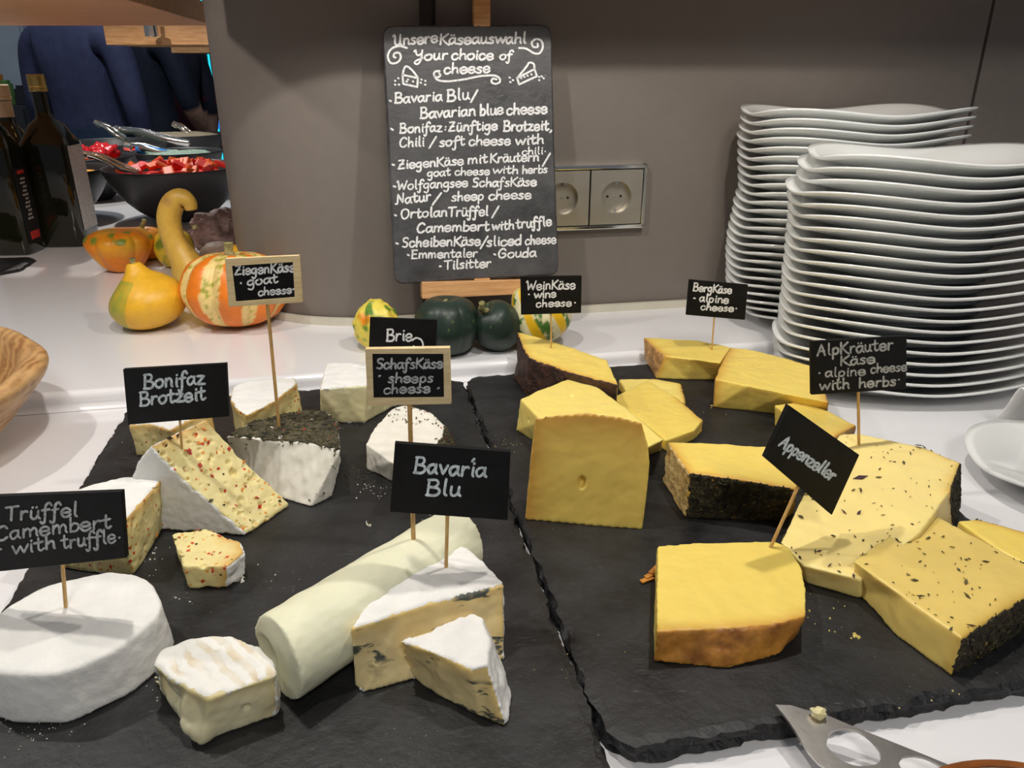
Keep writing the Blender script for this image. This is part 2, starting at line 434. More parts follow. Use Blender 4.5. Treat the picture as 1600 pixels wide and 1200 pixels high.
put('ledge', bm_mesh(*hexa([p for p in lq], [p+enn*.030 for p in lq]), bevel=.001), MT['easel'], ea)
pt = PN(752, -60, e_b, enn); pb0 = PN(752, 452, e_b, enn)
pw = (PN(766, 10, e_b, enn)-PN(740, 10, e_b, enn)).length
put('post', bm_mesh(*bar(V((pb0.x, pb0.y, pb0.z)), pt, pw, .014, enn), bevel=.001), MT['easel'], ea)
ff = V((pb0.x, pb0.y, U)) 
for s in (-1, 1):
    put('leg', bm_mesh(*bar(PN(752, 330, e_b+enn*.012, enn), V((ff.x, ff.y, U+.004))+eu*s*.085-en*.0, .018, .012), bevel=.001), MT['easel'], ea)
d0 = wall_pt(667, 50); 
put('rear_leg', bm_mesh(*bar(PN(667, -60, e_b+enn*.016, enn), V((ff.x, ff.y, U+.004))-eu*.06+en*.05, .016, .012), bevel=.001), MT['darkbar'], ea)
# ================================================================== cheeses
def cheese_mat(name, c, cedge, rough=.45, sss=.15, var=.06, bump=.2, bscale=220, edge=1.0, specks=None, veins=False):
    """paste: colour deepens near the rind (vertex layer 'rd' = closeness to the rind)"""
    t = NT(name); v = t.coord(); nz = t.noise(v, 45, 5)
    rd = t.n('ShaderNodeAttribute', _attribute_name='rd').outputs['Fac']
    col = t.mix(rd, c, cedge)
    col = t.mix(1.0, col, t.ramp(nz, [(.3, 1-var), (.7, 1.0)]), 'MULTIPLY')
    if specks:
        for (sc_, thr, cc, off) in specks:
            mp = t.n('ShaderNodeMapping', Location=(off, off*.7, off*.3)); t.l(v, mp.inputs[0])
            vo = t.n('ShaderNodeTexVoronoi', Scale=sc_, Randomness=1.0); 
            dn = t.n('ShaderNodeTexNoise', Scale=400.0); t.l(v, dn.inputs['Vector'])
            ad = t.n('ShaderNodeMix', _data_type='VECTOR'); ad.inputs[0].default_value = .003
            t.l(mp.outputs[0], ad.inputs[4]); t.l(dn.outputs['Color'], ad.inputs[5]); t.l(ad.outputs[1], vo.inputs['Vector'])
            pick = t.n('ShaderNodeSeparateColor'); t.l(vo.outputs['Color'], pick.inputs[0])
            m1 = t.ramp(vo.outputs['Distance'], [(thr*.75, 1.0), (thr, 0.0)]); m2 = t.ramp(pick.outputs[0], [(.45, 0.0), (.5, 1.0)])
            col = t.mix(t.mix(1.0, m1, m2, 'MULTIPLY'), col, cc)
    if veins:
        v2_ = t.coord((.75, .75, 2.4)); n2_ = t.noise(v2_, 62, 4, .6); n3_ = t.noise(v, 30, 2)
        mk = t.mix(1.0, t.ramp(n2_, [(.555, 0.0), (.61, 1.0)]), t.ramp(n3_, [(.44, 0.0), (.54, 1.0)]), 'MULTIPLY')
        col = t.mix(mk, col, rgb('4B5048'))
    t.base(col); t.set(Roughness=rough, Subsurface_Weight=min(1, sss*1.8), Subsurface_Scale=.006)
    t.b.inputs['Subsurface Radius'].default_value = (1, .75, .35)
    t.bump(t.noise(v, bscale), bump, .0008); return t.m
CM = {
 'bloom': mat('white bloomy rind', (.77, .76, .73), .8, .06, 50, .35, 320, .0012, sss=.1),
 'bloom_tan': mat('ridged white and tan rind', (.80, .76, .66), .8, .10, 70, .35, 320, .0012, c2=(.84, .83, .79), sss=.1),
 'soft': cheese_mat('creamy soft paste', rgb('E9E0BA'), rgb('DCCB96'), .4, .25),
 'soft2': cheese_mat('runny brie paste', rgb('DDD3A4'), rgb('E8E0BC'), .3, .3, bump=.5, bscale=90),
 'chili': cheese_mat('paste with chili and pepper', rgb('EBDC9C'), rgb('DDB163'), .5, .2, .12, .55, 160,
      specks=[(190, .24, rgb('C9A85A'), .1), (130, .20, rgb('C8381C'), .37), (170, .22, rgb('DE9638'), .53), (200, .12, (.03, .025, .02), .71)]),
 'goat': mat('chalky goat paste', (.76, .73, .64), .8, .06, 60, .3, 160, .001, sss=.1),
 'sheep': mat('smooth sheep cheese', rgb('E0DFC2'), .5, .04, 40, .2, 160, .001, sss=.25),
 'blue': cheese_mat('blue veined paste', rgb('E6D29C'), rgb('DDBE78'), .45, .2, .08, .3, 120, veins=True),
 'hard': cheese_mat('yellow hard paste', rgb('EFD46C'), rgb('D8A444'), .38, .2, .05, .12, 120),
 'gouda': cheese_mat('pale yellow paste', rgb('F3DC7C'), rgb('DAB554'), .42, .2, .05, .15, 140),
 'slab': cheese_mat('matte straw paste', rgb('EFD06A'), rgb('D29E46'), .5, .2, .05, .15, 150),
 'alp': cheese_mat('ivory alpine paste', rgb('F6DF90'), rgb('E4BE66'), .4, .2, .05, .15, 120),
 'alp2': cheese_mat('straw alpine paste', rgb('E8CC74'), rgb('CEA950'), .4, .2, .06, .2, 120),
 'brown': mat('orange brown washed rind', rgb('A5652A'), .38, .35, 60, .3, 200, .001, c2=rgb('D9963F')),
 'tan': mat('dry tan rind', rgb('A8713C'), .6, .25, 120, .6, 350, .0015, c2=rgb('D8A968')),
 'dark': mat('dark wine rind', rgb('2A1A14'), .55, .4, 90, .8, 420, .002, c2=rgb('54362A')),
 'herb': mat('dark herb coating', rgb('1E1810'), .8, .5, 160, 1.0, 380, .004, c2=rgb('4A4026')),
 'herbg': mat('green grey herb crust', rgb('2B2A1E'), .8, .4, 160, 1.0, 380, .004, c2=rgb('6B6248')),
 'flake': mat('dried herb flake', rgb('2A2418'), .8, .5, 200, .2, 300, c2=rgb('5E5836')),
 'flake_red': mat('chili flake', rgb('B8331A'), .6, .3, 200, .2, 300),
 'flake_or': mat('orange pepper bit', rgb('D9822A'), .6, .3, 200, .2, 300),
 'flake_violet': mat('violet petal', rgb('3B2430'), .7, .3, 200, .2, 300),
 'tanrind': mat('basket marked tan rind', rgb('C7A15A'), .6, .2, 140, .8, 320, .002, c2=rgb('E2C688')),
}
t_ = NT('ridged white and tan rind'); v_ = t_.coord(); wv_ = t_.n('ShaderNodeTexWave', Scale=55.0, Distortion=5.0, Detail=3.0, _bands_direction='DIAGONAL'); t_.l(v_, wv_.inputs['Vector'])
mk_ = t_.mix(1.0, t_.ramp(wv_.outputs['Fac'], [(.25, 1.0), (.6, 0.0)]), t_.ramp(t_.noise(v_, 28, 3), [(.44, 0.0), (.6, .75)]), 'MULTIPLY')
t_.base(t_.mix(mk_, (.80, .79, .74), rgb('CFB88A'))); t_.set(Roughness=.8); t_.bump(wv_.outputs['Fac'], .3, .0012); t_.bump(t_.noise(v_, 320), .3, .001); CM['bloom_tan'] = t_.m
def href(px, yt, yb):
    def f(h):
        P = PZ(px, yt, S+h); return pj((P.x, P.y, S))[1]-yb
    return solve(f, 0.002, .12)
def crumb(c, s, seed, mm=None, k=.45):
    b = bmesh.new(); bmesh.ops.create_icosphere(b, subdivisions=3, radius=1)
    for v in b.verts:
        d = v.co.copy(); v.co = V(c)+V((d.x*s[0], d.y*s[1], d.z*s[2]))*(1+k*noise.fractal(d*1.7+V((seed, 0, 0)), 1, 2, 3))
    m = bpy.data.meshes.new('c'); b.to_mesh(m); b.free(); m.polygons.foreach_set('use_smooth', [True]*len(m.polygons)); return m
BODY = {}
def build_cheese(name, label, T, B, rinds, pm, vox=.0013, amp=.0007, nsc=60, smooth=2, dents=(), rdist=.006, group=None, edge_noise=.0012, groove=0, bulge=0, auto=(0, 0, 0), seed=1, rind_amp=.0005, rind_t=.0006, cat='cheese'):
    """T, B: matching top and bottom rings (3D); rinds: {part name: (material, [face keys])}, keys 'top', 'bot' or a side number"""
    n = len(T); vs = list(T)+list(B)
    fs = [tuple(range(n)), tuple(range(n, 2*n))[::-1]]+[(i, n+i, n+(i+1) % n, (i+1) % n) for i in range(n)]
    keys = ['top', 'bot']+list(range(n))
    # triangulated copy for closeness tests
    tri, tk = [], []
    for f, k in zip(fs, keys):
        if k in ('top', 'bot'):
            c = len(vs); cc = sum((vs[i] for i in f), V())/len(f); vs.append(cc)
            for a in range(len(f)): tri.append((c, f[a], f[(a+1) % len(f)])); tk.append(k)
        else: tri += [(f[0], f[1], f[2]), (f[0], f[2], f[3])]; tk += [k, k]
    m = remesh(vs, tri, vox, smooth)
    bv = BVHTree.FromPolygons(vs, tri)
    where = {}
    for pn, (mm, ks) in rinds.items():
        for k in ks: where[k] = pn
    displace(m, amp, nsc)
    if groove:
        nn = [v.normal.copy() for v in m.vertices]
        for v, q in zip(m.vertices, nn):
            if abs(q.z) < .6: v.co += V((q.x, q.y, 0))*(noise.noise(V((v.co.x*210, v.co.y*210, v.co.z*9)))*groove)
    if bulge:
        z0, z1 = min(v.co.z for v in m.vertices), max(v.co.z for v in m.vertices); nn = [v.normal.copy() for v in m.vertices]
        for v, q in zip(m.vertices, nn):
            i = bv.find_nearest(v.co)[2]
            if tk[i] in where and tk[i] not in ('top', 'bot'):
                t_ = (v.co.z-z0)/(z1-z0); v.co += V((q.x, q.y, 0))*bulge*4*t_*(1-t_)
    if groove or bulge: m.update()
    if auto[0]:
        rnd = random.Random(seed); fc = [f for f in m.polygons if where.get(tk[bv.find_nearest(f.center)[2]]) is None and f.normal.dot(C0-f.center) > 0]
        for i in range(auto[0]):
            f = rnd.choice(fc); c, q, r = f.center.copy(), f.normal.copy(), auto[1]*rnd.uniform(.45, 1.25); sq = rnd.uniform(.5, 1.6)
            ax_ = q.orthogonal().normalized()
            for v in m.vertices:
                w_ = v.co-c
                if abs(w_.x) < 2*r and abs(w_.y) < 2*r and abs(w_.z) < 2*r:
                    w_ = w_+ax_*w_.dot(ax_)*(sq-1); k = w_.length/r
                    if k < 1: v.co -= q*auto[2]*(r/auto[1])*(1-k*k)
        m.update()
    rt = [t for t, k in zip(tri, tk) if k in where and k != 'bot']
    rb = BVHTree.FromPolygons(vs, rt) if rt else None
    # eyes and cracks
    for (px, py, r, dep, asp) in dents:
        bb = BVHTree.FromPolygons([v.co for v in m.vertices], [p.vertices[:] for p in m.polygons])
        d = ray(px, py).normalized(); h = bb.ray_cast(C0, d)
        if h[0] is None: continue
        for v in m.vertices:
            q = v.co-h[0]; q = V((q.x, q.y, q.z/asp)); k = q.length/r
            if k < 1: v.co -= h[1]*dep*(1-k*k)
        m.update()
    at = m.attributes.new('rd', 'FLOAT', 'POINT')
    if rb:
        vals = []
        for v in m.vertices:
            d = rb.find_nearest(v.co)[3] or 0; d = max(0, d+fbm(v.co, 120, 2)*.0012)
            vals.append(exp(-(d/rdist)**1.3))
        at.data.foreach_set('value', vals)
    base = sum(B, V())/n; base.z = min(p.z for p in B)
    t = thing(name, base, label, cat, group)
    # rind patches, tucked in along their border
    cls = []
    for f in m.polygons:
        c = f.center; q = c+V((fbm(c, 150, 2), fbm(c+V((3, 1, 2)), 150, 2), fbm(c+V((7, 5, 1)), 150, 2)))*edge_noise
        i = bv.find_nearest(q)[2]; cls.append(where.get(tk[i]))
    nv = [v.normal.copy() for v in m.vertices]
    for pn, (mm, ks) in rinds.items():
        fsel = [f for f, c in zip(m.polygons, cls) if c == pn]
        if not fsel: continue
        par = {}
        def root(a):
            while par.setdefault(a, a) != a: par[a] = par[par[a]]; a = par[a]
            return a
        for f in fsel:
            r0 = root(f.vertices[0])
            for i in f.vertices[1:]: par[root(i)] = r0; r0 = root(r0)
        isl = {}
        for f in fsel: isl.setdefault(root(f.vertices[0]), []).append(f)
        big = max(len(x) for x in isl.values())
        for fsel in [x for x in isl.values() if len(x) > max(80, big*.08)]:
         cnt = {}
         for f in fsel:
             for e in f.edge_keys: cnt[e] = cnt.get(e, 0)+1
         bd = {v for e, c in cnt.items() if c == 1 for v in e}
         idx, V2 = {}, []
         for f in fsel:
             for i in f.vertices:
                 if i not in idx:
                     idx[i] = len(V2); co_ = m.vertices[i].co
                     V2.append(co_+nv[i]*(-.0001 if i in bd else rind_t+fbm(co_, 170, 3)*rind_amp))
         o = put(pn, me_of(V2, [[idx[i] for i in f.vertices] for f in fsel], True), mm, t)
    mb = m.copy(); BODY[label] = (mb, cls, t)
    put('paste', m, pm, t)
    return t
def ring(top, bot, h, z=None):
    T, B = [], []
    for a, b_ in zip(top, bot):
        hh = a[2] if len(a) > 2 else h
        P = PZ(a[0], a[1], S+hh); T.append(P)
        B.append(PZ(b_[0], b_[1], S) if b_ else V((P.x, P.y, S)))
    return T, B
def flakes(label, part, keys, n, size, mats, seed=1, name='herb_flakes', lift=.0004, region=None, aspect=3, anyside=False):
    """little dried leaves strewn on a cheese; keys = rind part names (None = bare paste facing up)"""
    m, cls, t = BODY[label]; rnd = random.Random(seed)
    cand = [f for f, c in zip(m.polygons, cls) if c in keys and (c is not None or f.normal.z > .5 or (anyside and f.normal.dot(C0-f.center) > 0)) and (region is None or region(pj(f.center)))]
    if not cand: return
    bym = {}
    for i in range(n):
        f = rnd.choice(cand); nn = f.normal.copy(); a = nn.orthogonal().normalized(); b_ = nn.cross(a)
        th = rnd.random()*2*pi; u = a*cos(th)+b_*sin(th); v = nn.cross(u); L_ = size*rnd.uniform(.5, 1.4); W_ = L_/aspect*rnd.uniform(.5, 1.3)
        tilt = rnd.uniform(-.35, .35); u = (u+nn*tilt).normalized()
        c = f.center+nn*(lift+abs(tilt)*L_*.3)
        q = [c-u*L_/2, c-v*W_/2+nn*.0002, c+u*L_/2, c+v*W_/2-nn*.0001]
        k = rnd.choices(range(len(mats)), [x[1] for x in mats])[0]
        bym.setdefault(k, []).append(([p for p in q]+[p+nn*.0004 for p in q], BOXF))
    for k, ps in bym.items():
        o = put(name, bm_mesh(*join(ps)), mats[k][0], t, kind='stuff')
# ---- soft cheeses on the left slate
# truffle camembert, a whole little wheel
hC = .030; cc = PZ(113, 968, S+hC); rC = PZ(243, 962, S+hC).x-cc.x
T, B = [], []
for i in range(40):
    a = 2*pi*i/40; r = rC*(1+.035*sin(2*a+.6)+.02*sin(5*a+1)+.012*sin(9*a)); 
    T.append(V((cc.x+r*.965*cos(a), cc.y+r*.965*sin(a), S+hC-.004+.004*0))); B.append(V((cc.x+r*1.02*cos(a), cc.y+r*1.02*sin(a), S)))
tl = 'whole round white camembert with the truffle sign stuck in it'
build_cheese('round_camembert', tl, [p+V((0, 0, .004)) for p in T], B, {'rind': (CM['bloom'], ['top', 'bot']+list(range(40)))}, CM['soft'], amp=.0011, nsc=30, smooth=8, rind_amp=.0003)
# cut camembert
h = href(431, 1054, 1121)
cpz = build_cheese('camembert_piece', 'cut camembert half with runny paste and ridged white top', *ring(
  [(238, 1040), (252, 1013), (300, 999), (332, 994), (364, 993), (403, 1010), (428, 1040), (432, 1056), (380, 1074), (326, 1092), (292, 1076), (262, 1058)],
  [(240, 1062), None, None, None, None, None, None, (432, 1120), (376, 1140), (314, 1161), (290, 1138), (262, 1100)], h),
  {'rind': (CM['bloom_tan'], ['top', 0, 1, 2, 3, 4, 5, 6])}, CM['soft'], amp=.0012, nsc=75, smooth=3, edge_noise=.0024,
  dents=[(298, 1118, .010, -.004, 1.4), (262, 1078, .009, .005, 1), (313, 1146, .008, -.0035, 1), (246, 1052, .006, -.004, 1), (280, 1100, .006, .003, 1), (290, 1135, .005, -.002, 1), (385, 1105, .0025, .002, 1)])
# Bonifaz, big tilted wedge
R = PZ(384, 837, S); Lf = PZ(250, 827, S); R2 = PZ(452, 791, S); dv = R2-R
pv = lambda x, y: PV(x, y, Lf, R)
A1 = pv(236, 697); Um = pv(207, 745); M1 = pv(296, 757); M2 = pv(345, 799); Um2 = pv(216, 722)
fr = [Um, Um2, A1, M1, M2, R+V((0, 0, .003)), R, Lf+(R-Lf)*.5, Lf, Lf+(Lf-R)*.22]
bk = [p+dv*1.0 for p in fr]; A2 = PV(322, 655, Lf+dv, R+dv); ex = A2-bk[2]
for i, k in ((0, .6), (1, .9), (2, 1.0), (3, .6), (4, .3)): bk[i] = bk[i]+ex*k
bl = 'large tilted chili cheese wedge leaning with its speckled cut face up'
build_cheese('bonifaz_wedge', bl, bk, fr, {'rind': (CM['bloom'], ['bot', 0, 1, 9, 8])}, CM['chili'], amp=.0007, nsc=90, auto=(46, .0020, .0022), vox=.0011,
  dents=[(305, 680, .0022, .003, 1), (357, 722, .0024, .003, 1), (365, 739, .0035, .004, 1.3), (392, 750, .003, .003, 1.5), (378, 781, .0035, .003, 1), (332, 713, .0022, .0025, 1.4), (292, 709, .0025, .0025, 1), (290, 732, .002, .002, 1), (412, 792, .002, .002, 1), (330, 690, .002, .002, 1)])
CHB = [(CM['flake_red'], 4), (CM['flake_or'], 3), (CM['flake'], 1.6)]
flakes(bl, None, [None], 34, .0034, CHB, 31, 'chili_bits', .0001, aspect=1.5, anyside=True)
# Bonifaz, front-left wedge
h = href(254, 749, 826)
build_cheese('bonifaz_wedge', 'chili cheese wedge half hidden by the truffle sign', *ring(
  [(254, 748), (225, 781), (197, 811), (140, 800), (86, 792), (108, 768), (175, 750), (230, 743)],
  [(255, 827), (234, 862), (209, 899), (150, 896), (92, 888), None, None, None], h),
  {'rind': (CM['bloom'], ['top', 'bot', 4, 5, 6])}, CM['chili'], amp=.0009, nsc=80, auto=(26, .0020, .0022))
flakes('chili cheese wedge half hidden by the truffle sign', None, [None], 30, .0030, CHB, 32, 'chili_bits', .0001, aspect=1.5, anyside=True)
# Bonifaz chunk
h = href(353, 885, 919)
build_cheese('bonifaz_chunk', 'small broken chunk of chili cheese lying alone on the slate', *ring(
  [(267, 833), (300, 829), (326, 826), (357, 842), (375, 845), (380, 862), (354, 885), (288, 885), (276, 858)],
  [(280, 862), None, None, None, None, (381, 900), (355, 919), (297, 919), (286, 890)], h),
  {'rind': (CM['bloom'], [3, 4, 5])}, CM['chili'], amp=.0012, nsc=90, vox=.001, auto=(18, .0019, .0022))
flakes('small broken chunk of chili cheese lying alone on the slate', None, [None], 18, .0030, CHB, 33, 'chili_bits', .0001, aspect=1.5, anyside=True)
# herb crusted goat wedge
h = href(531, 704, 776)
gl = 'white goat cheese wedge with a dark dried herb crust on top'
build_cheese('goat_cheese_wedge', gl, *ring(
  [(354, 681), (395, 658), (440, 648), (478, 641), (508, 643), (527, 655), (532, 703), (505, 697), (478, 692), (440, 689), (409, 687)],
  [(366, 738), None, None, None, None, None, (518, 776), (486, 793), (460, 786), (440, 779), (405, 760)], h),
  {'herb_crust': (CM['herbg'], ['top'])}, CM['goat'], amp=.0006, nsc=50, rind_amp=.0009, groove=.0010, edge_noise=.002)
flakes(gl, None, ['herb_crust'], 700, .0035, [(CM['flake'], 9), (CM['herbg'], 3), (CM['flake_red'], .14)], 3)
flakes(gl, None, [None], 34, .0028, [(CM['flake'], 9), (CM['flake_red'], .6)], 4, region=lambda p: p[1] > 768 or p[0] > 512 or p[1] < 700, anyside=True)
# brie
h = href(572, 603, 660)
build_cheese('brie_slice', 'plain white brie block standing behind the sheep cheese sign', *ring(
  [(499, 608), (536, 605), (572, 602), (622, 576), (630, 564), (572, 566), (508, 569)],
  [(502, 659), (536, 661), (569, 661), None, None, None, None], h),
  {'rind': (CM['bloom'], ['top', 'bot', 3, 4, 5])}, CM['soft2'], amp=.0008, nsc=80, rind_t=.0009)
# chili cheese pieces at the back
h = href(463, 598, 645)
build_cheese('bonifaz_wedge', 'chili cheese wedge with white rind behind the goat cheese', *ring(
  [(362, 606), (392, 594), (430, 591), (460, 590), (464, 599), (430, 626), (411, 637), (385, 649), (371, 640), (360, 625)],
  [None, None, None, None, (473, 643), (440, 668), (414, 680), (386, 692), None, None], h),
  {'rind': (CM['bloom'], ['top', 'bot', 0, 1, 2])}, CM['chili'], amp=.0009, nsc=80)
h = href(202, 663, 712)
build_cheese('bonifaz_wedge', 'chili cheese piece tucked behind the big tilted wedge', *ring(
  [(201, 664), (232, 662), (265, 672), (300, 655), (330, 643), (280, 634), (230, 636)],
  [(214, 712), (240, 712), (268, 716), None, None, None, None], h),
  {'rind': (CM['bloom'], ['top', 'bot', 4, 5])}, CM['chili'], amp=.0009, nsc=80)
# goat piece lying on its side
h = href(571, 697, 733)
g2 = 'goat cheese piece lying on its side with herb coated outer edge'
build_cheese('goat_cheese_piece', g2, *ring(
  [(571, 694), (580, 676), (592, 660), (612, 638, h*1.15), (640, 632, h*1.2), (672, 645, h*1.15), (694, 664, h*1.05), (691, 681, h), (678, 698, h), (668, 735), (640, 735), (613, 723)],
  [(573, 733), None, None, None, None, None, (709, 690), (716, 712), (713, 735), (695, 765), (650, 772), (612, 752)], h),
  {'herb_crust': (CM['herbg'], [6, 7, 8])}, CM['goat'], amp=.0012, nsc=70, rind_amp=.0009)
flakes(g2, None, ['herb_crust'], 320, .003, [(CM['flake'], 9), (CM['herbg'], 3), (CM['flake_red'], 1)], 5)
flakes(g2, None, [None], 46, .003, [(CM['flake'], 9), (CM['flake_red'], 1.5)], 6, region=lambda p: p[1] < 665 or p[0] > 680)
# sheep cheese log
rl = .0235; p0 = PZ(433, 1028, S+rl); p1 = PZ(712, 850, S+rl); ax = (p1-p0).normalized(); sd = V((-ax.y, ax.x, 0)); T, B = [], []
for i in range(28):
    a = 2*pi*i/28; o_ = sd*cos(a)*rl*1.05+V((0, 0, max(sin(a)*rl, -rl*.93)))
    T.append(p0+o_+ax*(.003*sin(a+1))); B.append(p1+o_+ax*.006*sin(a))
build_cheese('sheep_cheese_log', 'smooth pale sheep cheese log lying behind the blue cheese', T, B, {}, CM['sheep'], amp=.0009, nsc=45, smooth=4, dents=[(415, 1025, .013, .004, 1)])
# blue cheese wedges
h = href(548, 986, 1072)
build_cheese('blue_cheese_wedge', 'large blue veined wedge with white top and the blue cheese sign in it', *ring(
  [(546, 984), (568, 952), (593, 924), (640, 884), (690, 844), (727, 857), (762, 884), (788, 914), (740, 927), (680, 941), (627, 958)],
  [(553, 1072), None, None, None, None, None, None, (789, 1032), (720, 1046), (647, 1062), (568, 1083)], h),
  {'rind': (CM['bloom'], ['top', 'bot', 4, 5, 6])}, CM['blue'], amp=.001, nsc=60)
h = href(757, 1042, 1122)
build_cheese('blue_cheese_wedge', 'smaller blue cheese wedge lying in front of the large one', *ring(
  [(626, 1003), (690, 976), (738, 959), (752, 965), (764, 1000), (762, 1040), (735, 1047), (680, 1022)],
  [(640, 1056), None, None, (786, 1040), (800, 1090), (791, 1138), (752, 1122), (693, 1094)], h*.86),
  {'rind': (CM['bloom'], ['top', 'bot', 2, 3, 4])}, CM['blue'], amp=.001, nsc=60, smooth=4)
# ---- hard cheeses on the right slate
h = href(827, 559, 617)
build_cheese('wine_cheese_wedge', 'yellow wedge with black brown rind under the wine cheese sign', *ring(
  [(808, 518), (826, 523), (870, 535), (948, 562), (966, 601), (900, 584), (827, 559), (816, 540)],
  [None, None, None, None, None, (898, 640), (822, 617), (803, 592)], h),
  {'rind': (CM['dark'], [4, 5, 6, 7])}, CM['hard'], amp=.0006, nsc=70, rdist=.003)
h = href(814, 623, 673)
build_cheese('gouda_block', 'pale yellow block with small round holes behind the standing slab', *ring(
  [(813, 622), (855, 604), (904, 585), (920, 594), (975, 634), (1037, 687), (1012, 699), (935, 690), (848, 659)],
  [(806, 672), None, None, None, None, (1035, 704), (1012, 713), (930, 735), (850, 700)], h),
  {'rind': (CM['tan'], [])}, CM['gouda'], amp=.0006, nsc=60, dents=[(893, 619, .0028, .003, 1), (940, 649, .003, .003, 1), (826, 657, .0018, .002, 1)])
Bl = PZ(820, 812, S); Br = PZ(1004, 828, S); dn_ = V((-(Br-Bl).y, (Br-Bl).x, 0)).normalized()
fq = [PV(x, y, Bl, Br) for x, y in ((833, 662), (867, 657), (920, 655), (969, 661), (1002, 669), (1012, 700), (1015, 730), (1010, 780))]+[Br, Bl, PV(826, 730, Bl, Br)]
tilt = .12
fq = [p+dn_*((p.z-S)*tilt) for p in fq]
build_cheese('cheese_slab', 'thick straw yellow slab standing upright with a teardrop hole', fq, [p+dn_*.024-V((0, 0, max(0, p.z-S-.03)*.5)) for p in fq],
  {'rind': (CM['tanrind'], [10, 9, 0, 1, 2, 3])}, CM['slab'], amp=.0005, nsc=50, rdist=.011, dents=[(909, 754, .0030, .006, 1.9)], rind_t=.0001, rind_amp=0, edge_noise=0, vox=.001)
h = href(1097, 656, 675)
build_cheese('gouda_block', 'flat yellow piece leaning out behind the holey block', *ring(
  [(957, 621), (1011, 594), (1060, 623), (1098, 656), (1085, 672), (1040, 688), (1000, 655)],
  [None, None, None, (1097, 675), (1084, 688), (1040, 706), None], h),
  {'rind': (CM['tan'], [2])}, CM['hard'], amp=.0005, nsc=60, rdist=.004, dents=[(998, 648, .002, .0015, 1), (1055, 647, .0016, .001, 1)])
build_cheese('gouda_block', 'thin yellow cut lying by the dark rinded wedge', *ring(
  [(967, 592), (1021, 591), (1064, 599), (1071, 627), (1040, 640), (985, 620)], [None]*6, .012),
  {'rind': (CM['tan'], [1, 2])}, CM['gouda'], amp=.0005, nsc=60, rdist=.004)
h = href(1039, 556, 592)
build_cheese('alpine_cheese_block', 'yellow alpine block with brown end under the alpine cheese sign', *ring(
  [(1006, 527), (1022, 541), (1039, 556), (1080, 561), (1125, 567), (1142, 542), (1090, 532), (1040, 529)],
  [(1008, 562), (1018, 578), (1025, 592), (1075, 594), (1120, 594), None, None, None], h),
  {'rind': (CM['tan'], [0, 1])}, CM['hard'], amp=.0006, nsc=60, rdist=.004)
h = href(1117, 593, 637)
build_cheese('alpine_cheese_block', 'long bright yellow alpine block beside the plate stacks', *ring(
  [(1141, 543), (1165, 545), (1210, 555), (1266, 571), (1284, 600), (1294, 629), (1230, 616), (1170, 603), (1117, 592), (1128, 566)],
  [None, None, None, None, None, (1292, 660), (1230, 650), (1170, 642), (1114, 637), None], h),
  {'rind': (CM['tan'], [4, 8, 9])}, CM['hard'], amp=.0006, nsc=60, rdist=.006, rind_t=.0004)
h = href(1211, 634, 665)
build_cheese('alpine_cheese_block', 'small yellow alpine offcut behind the tilted sign', *ring(
  [(1210, 633), (1255, 627), (1296, 643), (1338, 664), (1304, 682), (1255, 664)],
  [(1209, 665), None, None, None, (1302, 712), (1250, 690)], h),
  {'rind': (CM['tan'], [3])}, CM['hard'], amp=.0006, nsc=60, rdist=.005)
h = href(1078, 740, 808)
v1 = 'yellow block coated in dark herbs on its front side'
build_cheese('herb_cheese_block', v1, *ring(
  [(1043, 690), (1100, 692), (1200, 698), (1252, 708), (1250, 735), (1246, 764), (1160, 750), (1078, 739), (1058, 712)],
  [None, None, None, None, None, (1226, 812), (1150, 812), (1071, 809), (1034, 752)], h),
  {'herb_coat': (CM['herb'], [5, 6]), 'rind': (CM['tanrind'], [7, 8])}, CM['hard'], amp=.0007, nsc=60, rdist=.004, rind_amp=.0009)
flakes(v1, None, ['herb_coat'], 450, .0035, [(CM['flake'], 4), (CM['herb'], 6)], 7)
v2 = 'large ivory alpine block strewn with herbs and petals'
build_cheese('herb_cheese_block', v2, *ring(
  [(1312, 678, .038), (1341, 677, .040), (1441, 698, .040), (1500, 722, .039), (1484, 768, .036), (1440, 830, .03), (1345, 906, .016), (1256, 884, .017), (1219, 846, .021), (1262, 762, .03)],
  [None, None, None, (1500, 790), (1488, 830), None, (1344, 936), (1259, 911), (1221, 874), None], .03),
  {'herb_coat': (CM['herb'], [2, 3])}, CM['alp'], amp=.0007, nsc=50, rdist=.004, rind_amp=.0009)
flakes(v2, None, ['herb_coat'], 160, .0035, [(CM['flake'], 4), (CM['herb'], 6)], 8)
flakes(v2, None, [None], 46, .0042, [(CM['flake'], 6), (CM['flake_violet'], 2)], 9)
flakes(v2, None, [None], 3, .0095, [(CM['flake_violet'], 2)], 29, name='petal', aspect=1.8)
h = href(1503, 997, 1054)
v3 = 'thick straw coloured block with herb sprinkled top and dark herb rind'
build_cheese('herb_cheese_block', v3, *ring(
  [(1332, 876), (1390, 838), (1451, 800), (1530, 842), (1648, 905), (1575, 950), (1503, 997), (1415, 935)],
  [(1334, 922), None, None, None, None, (1560, 1012), (1486, 1057), (1400, 994)], h),
  {'herb_coat': (CM['herb'], [4, 5])}, CM['alp2'], amp=.0008, nsc=50, rdist=.004, rind_amp=.0009)
flakes(v3, None, ['herb_coat'], 300, .0035, [(CM['flake'], 4), (CM['herb'], 6)], 10)
flakes(v2, None, [None], 50, .0018, [(CM['flake'], 6)], 39)
flakes(v3, None, [None], 50, .0018, [(CM['flake'], 6)], 41)
flakes(v3, None, [None], 36, .0038, [(CM['flake'], 6), (CM['flake_violet'], 1)], 11)
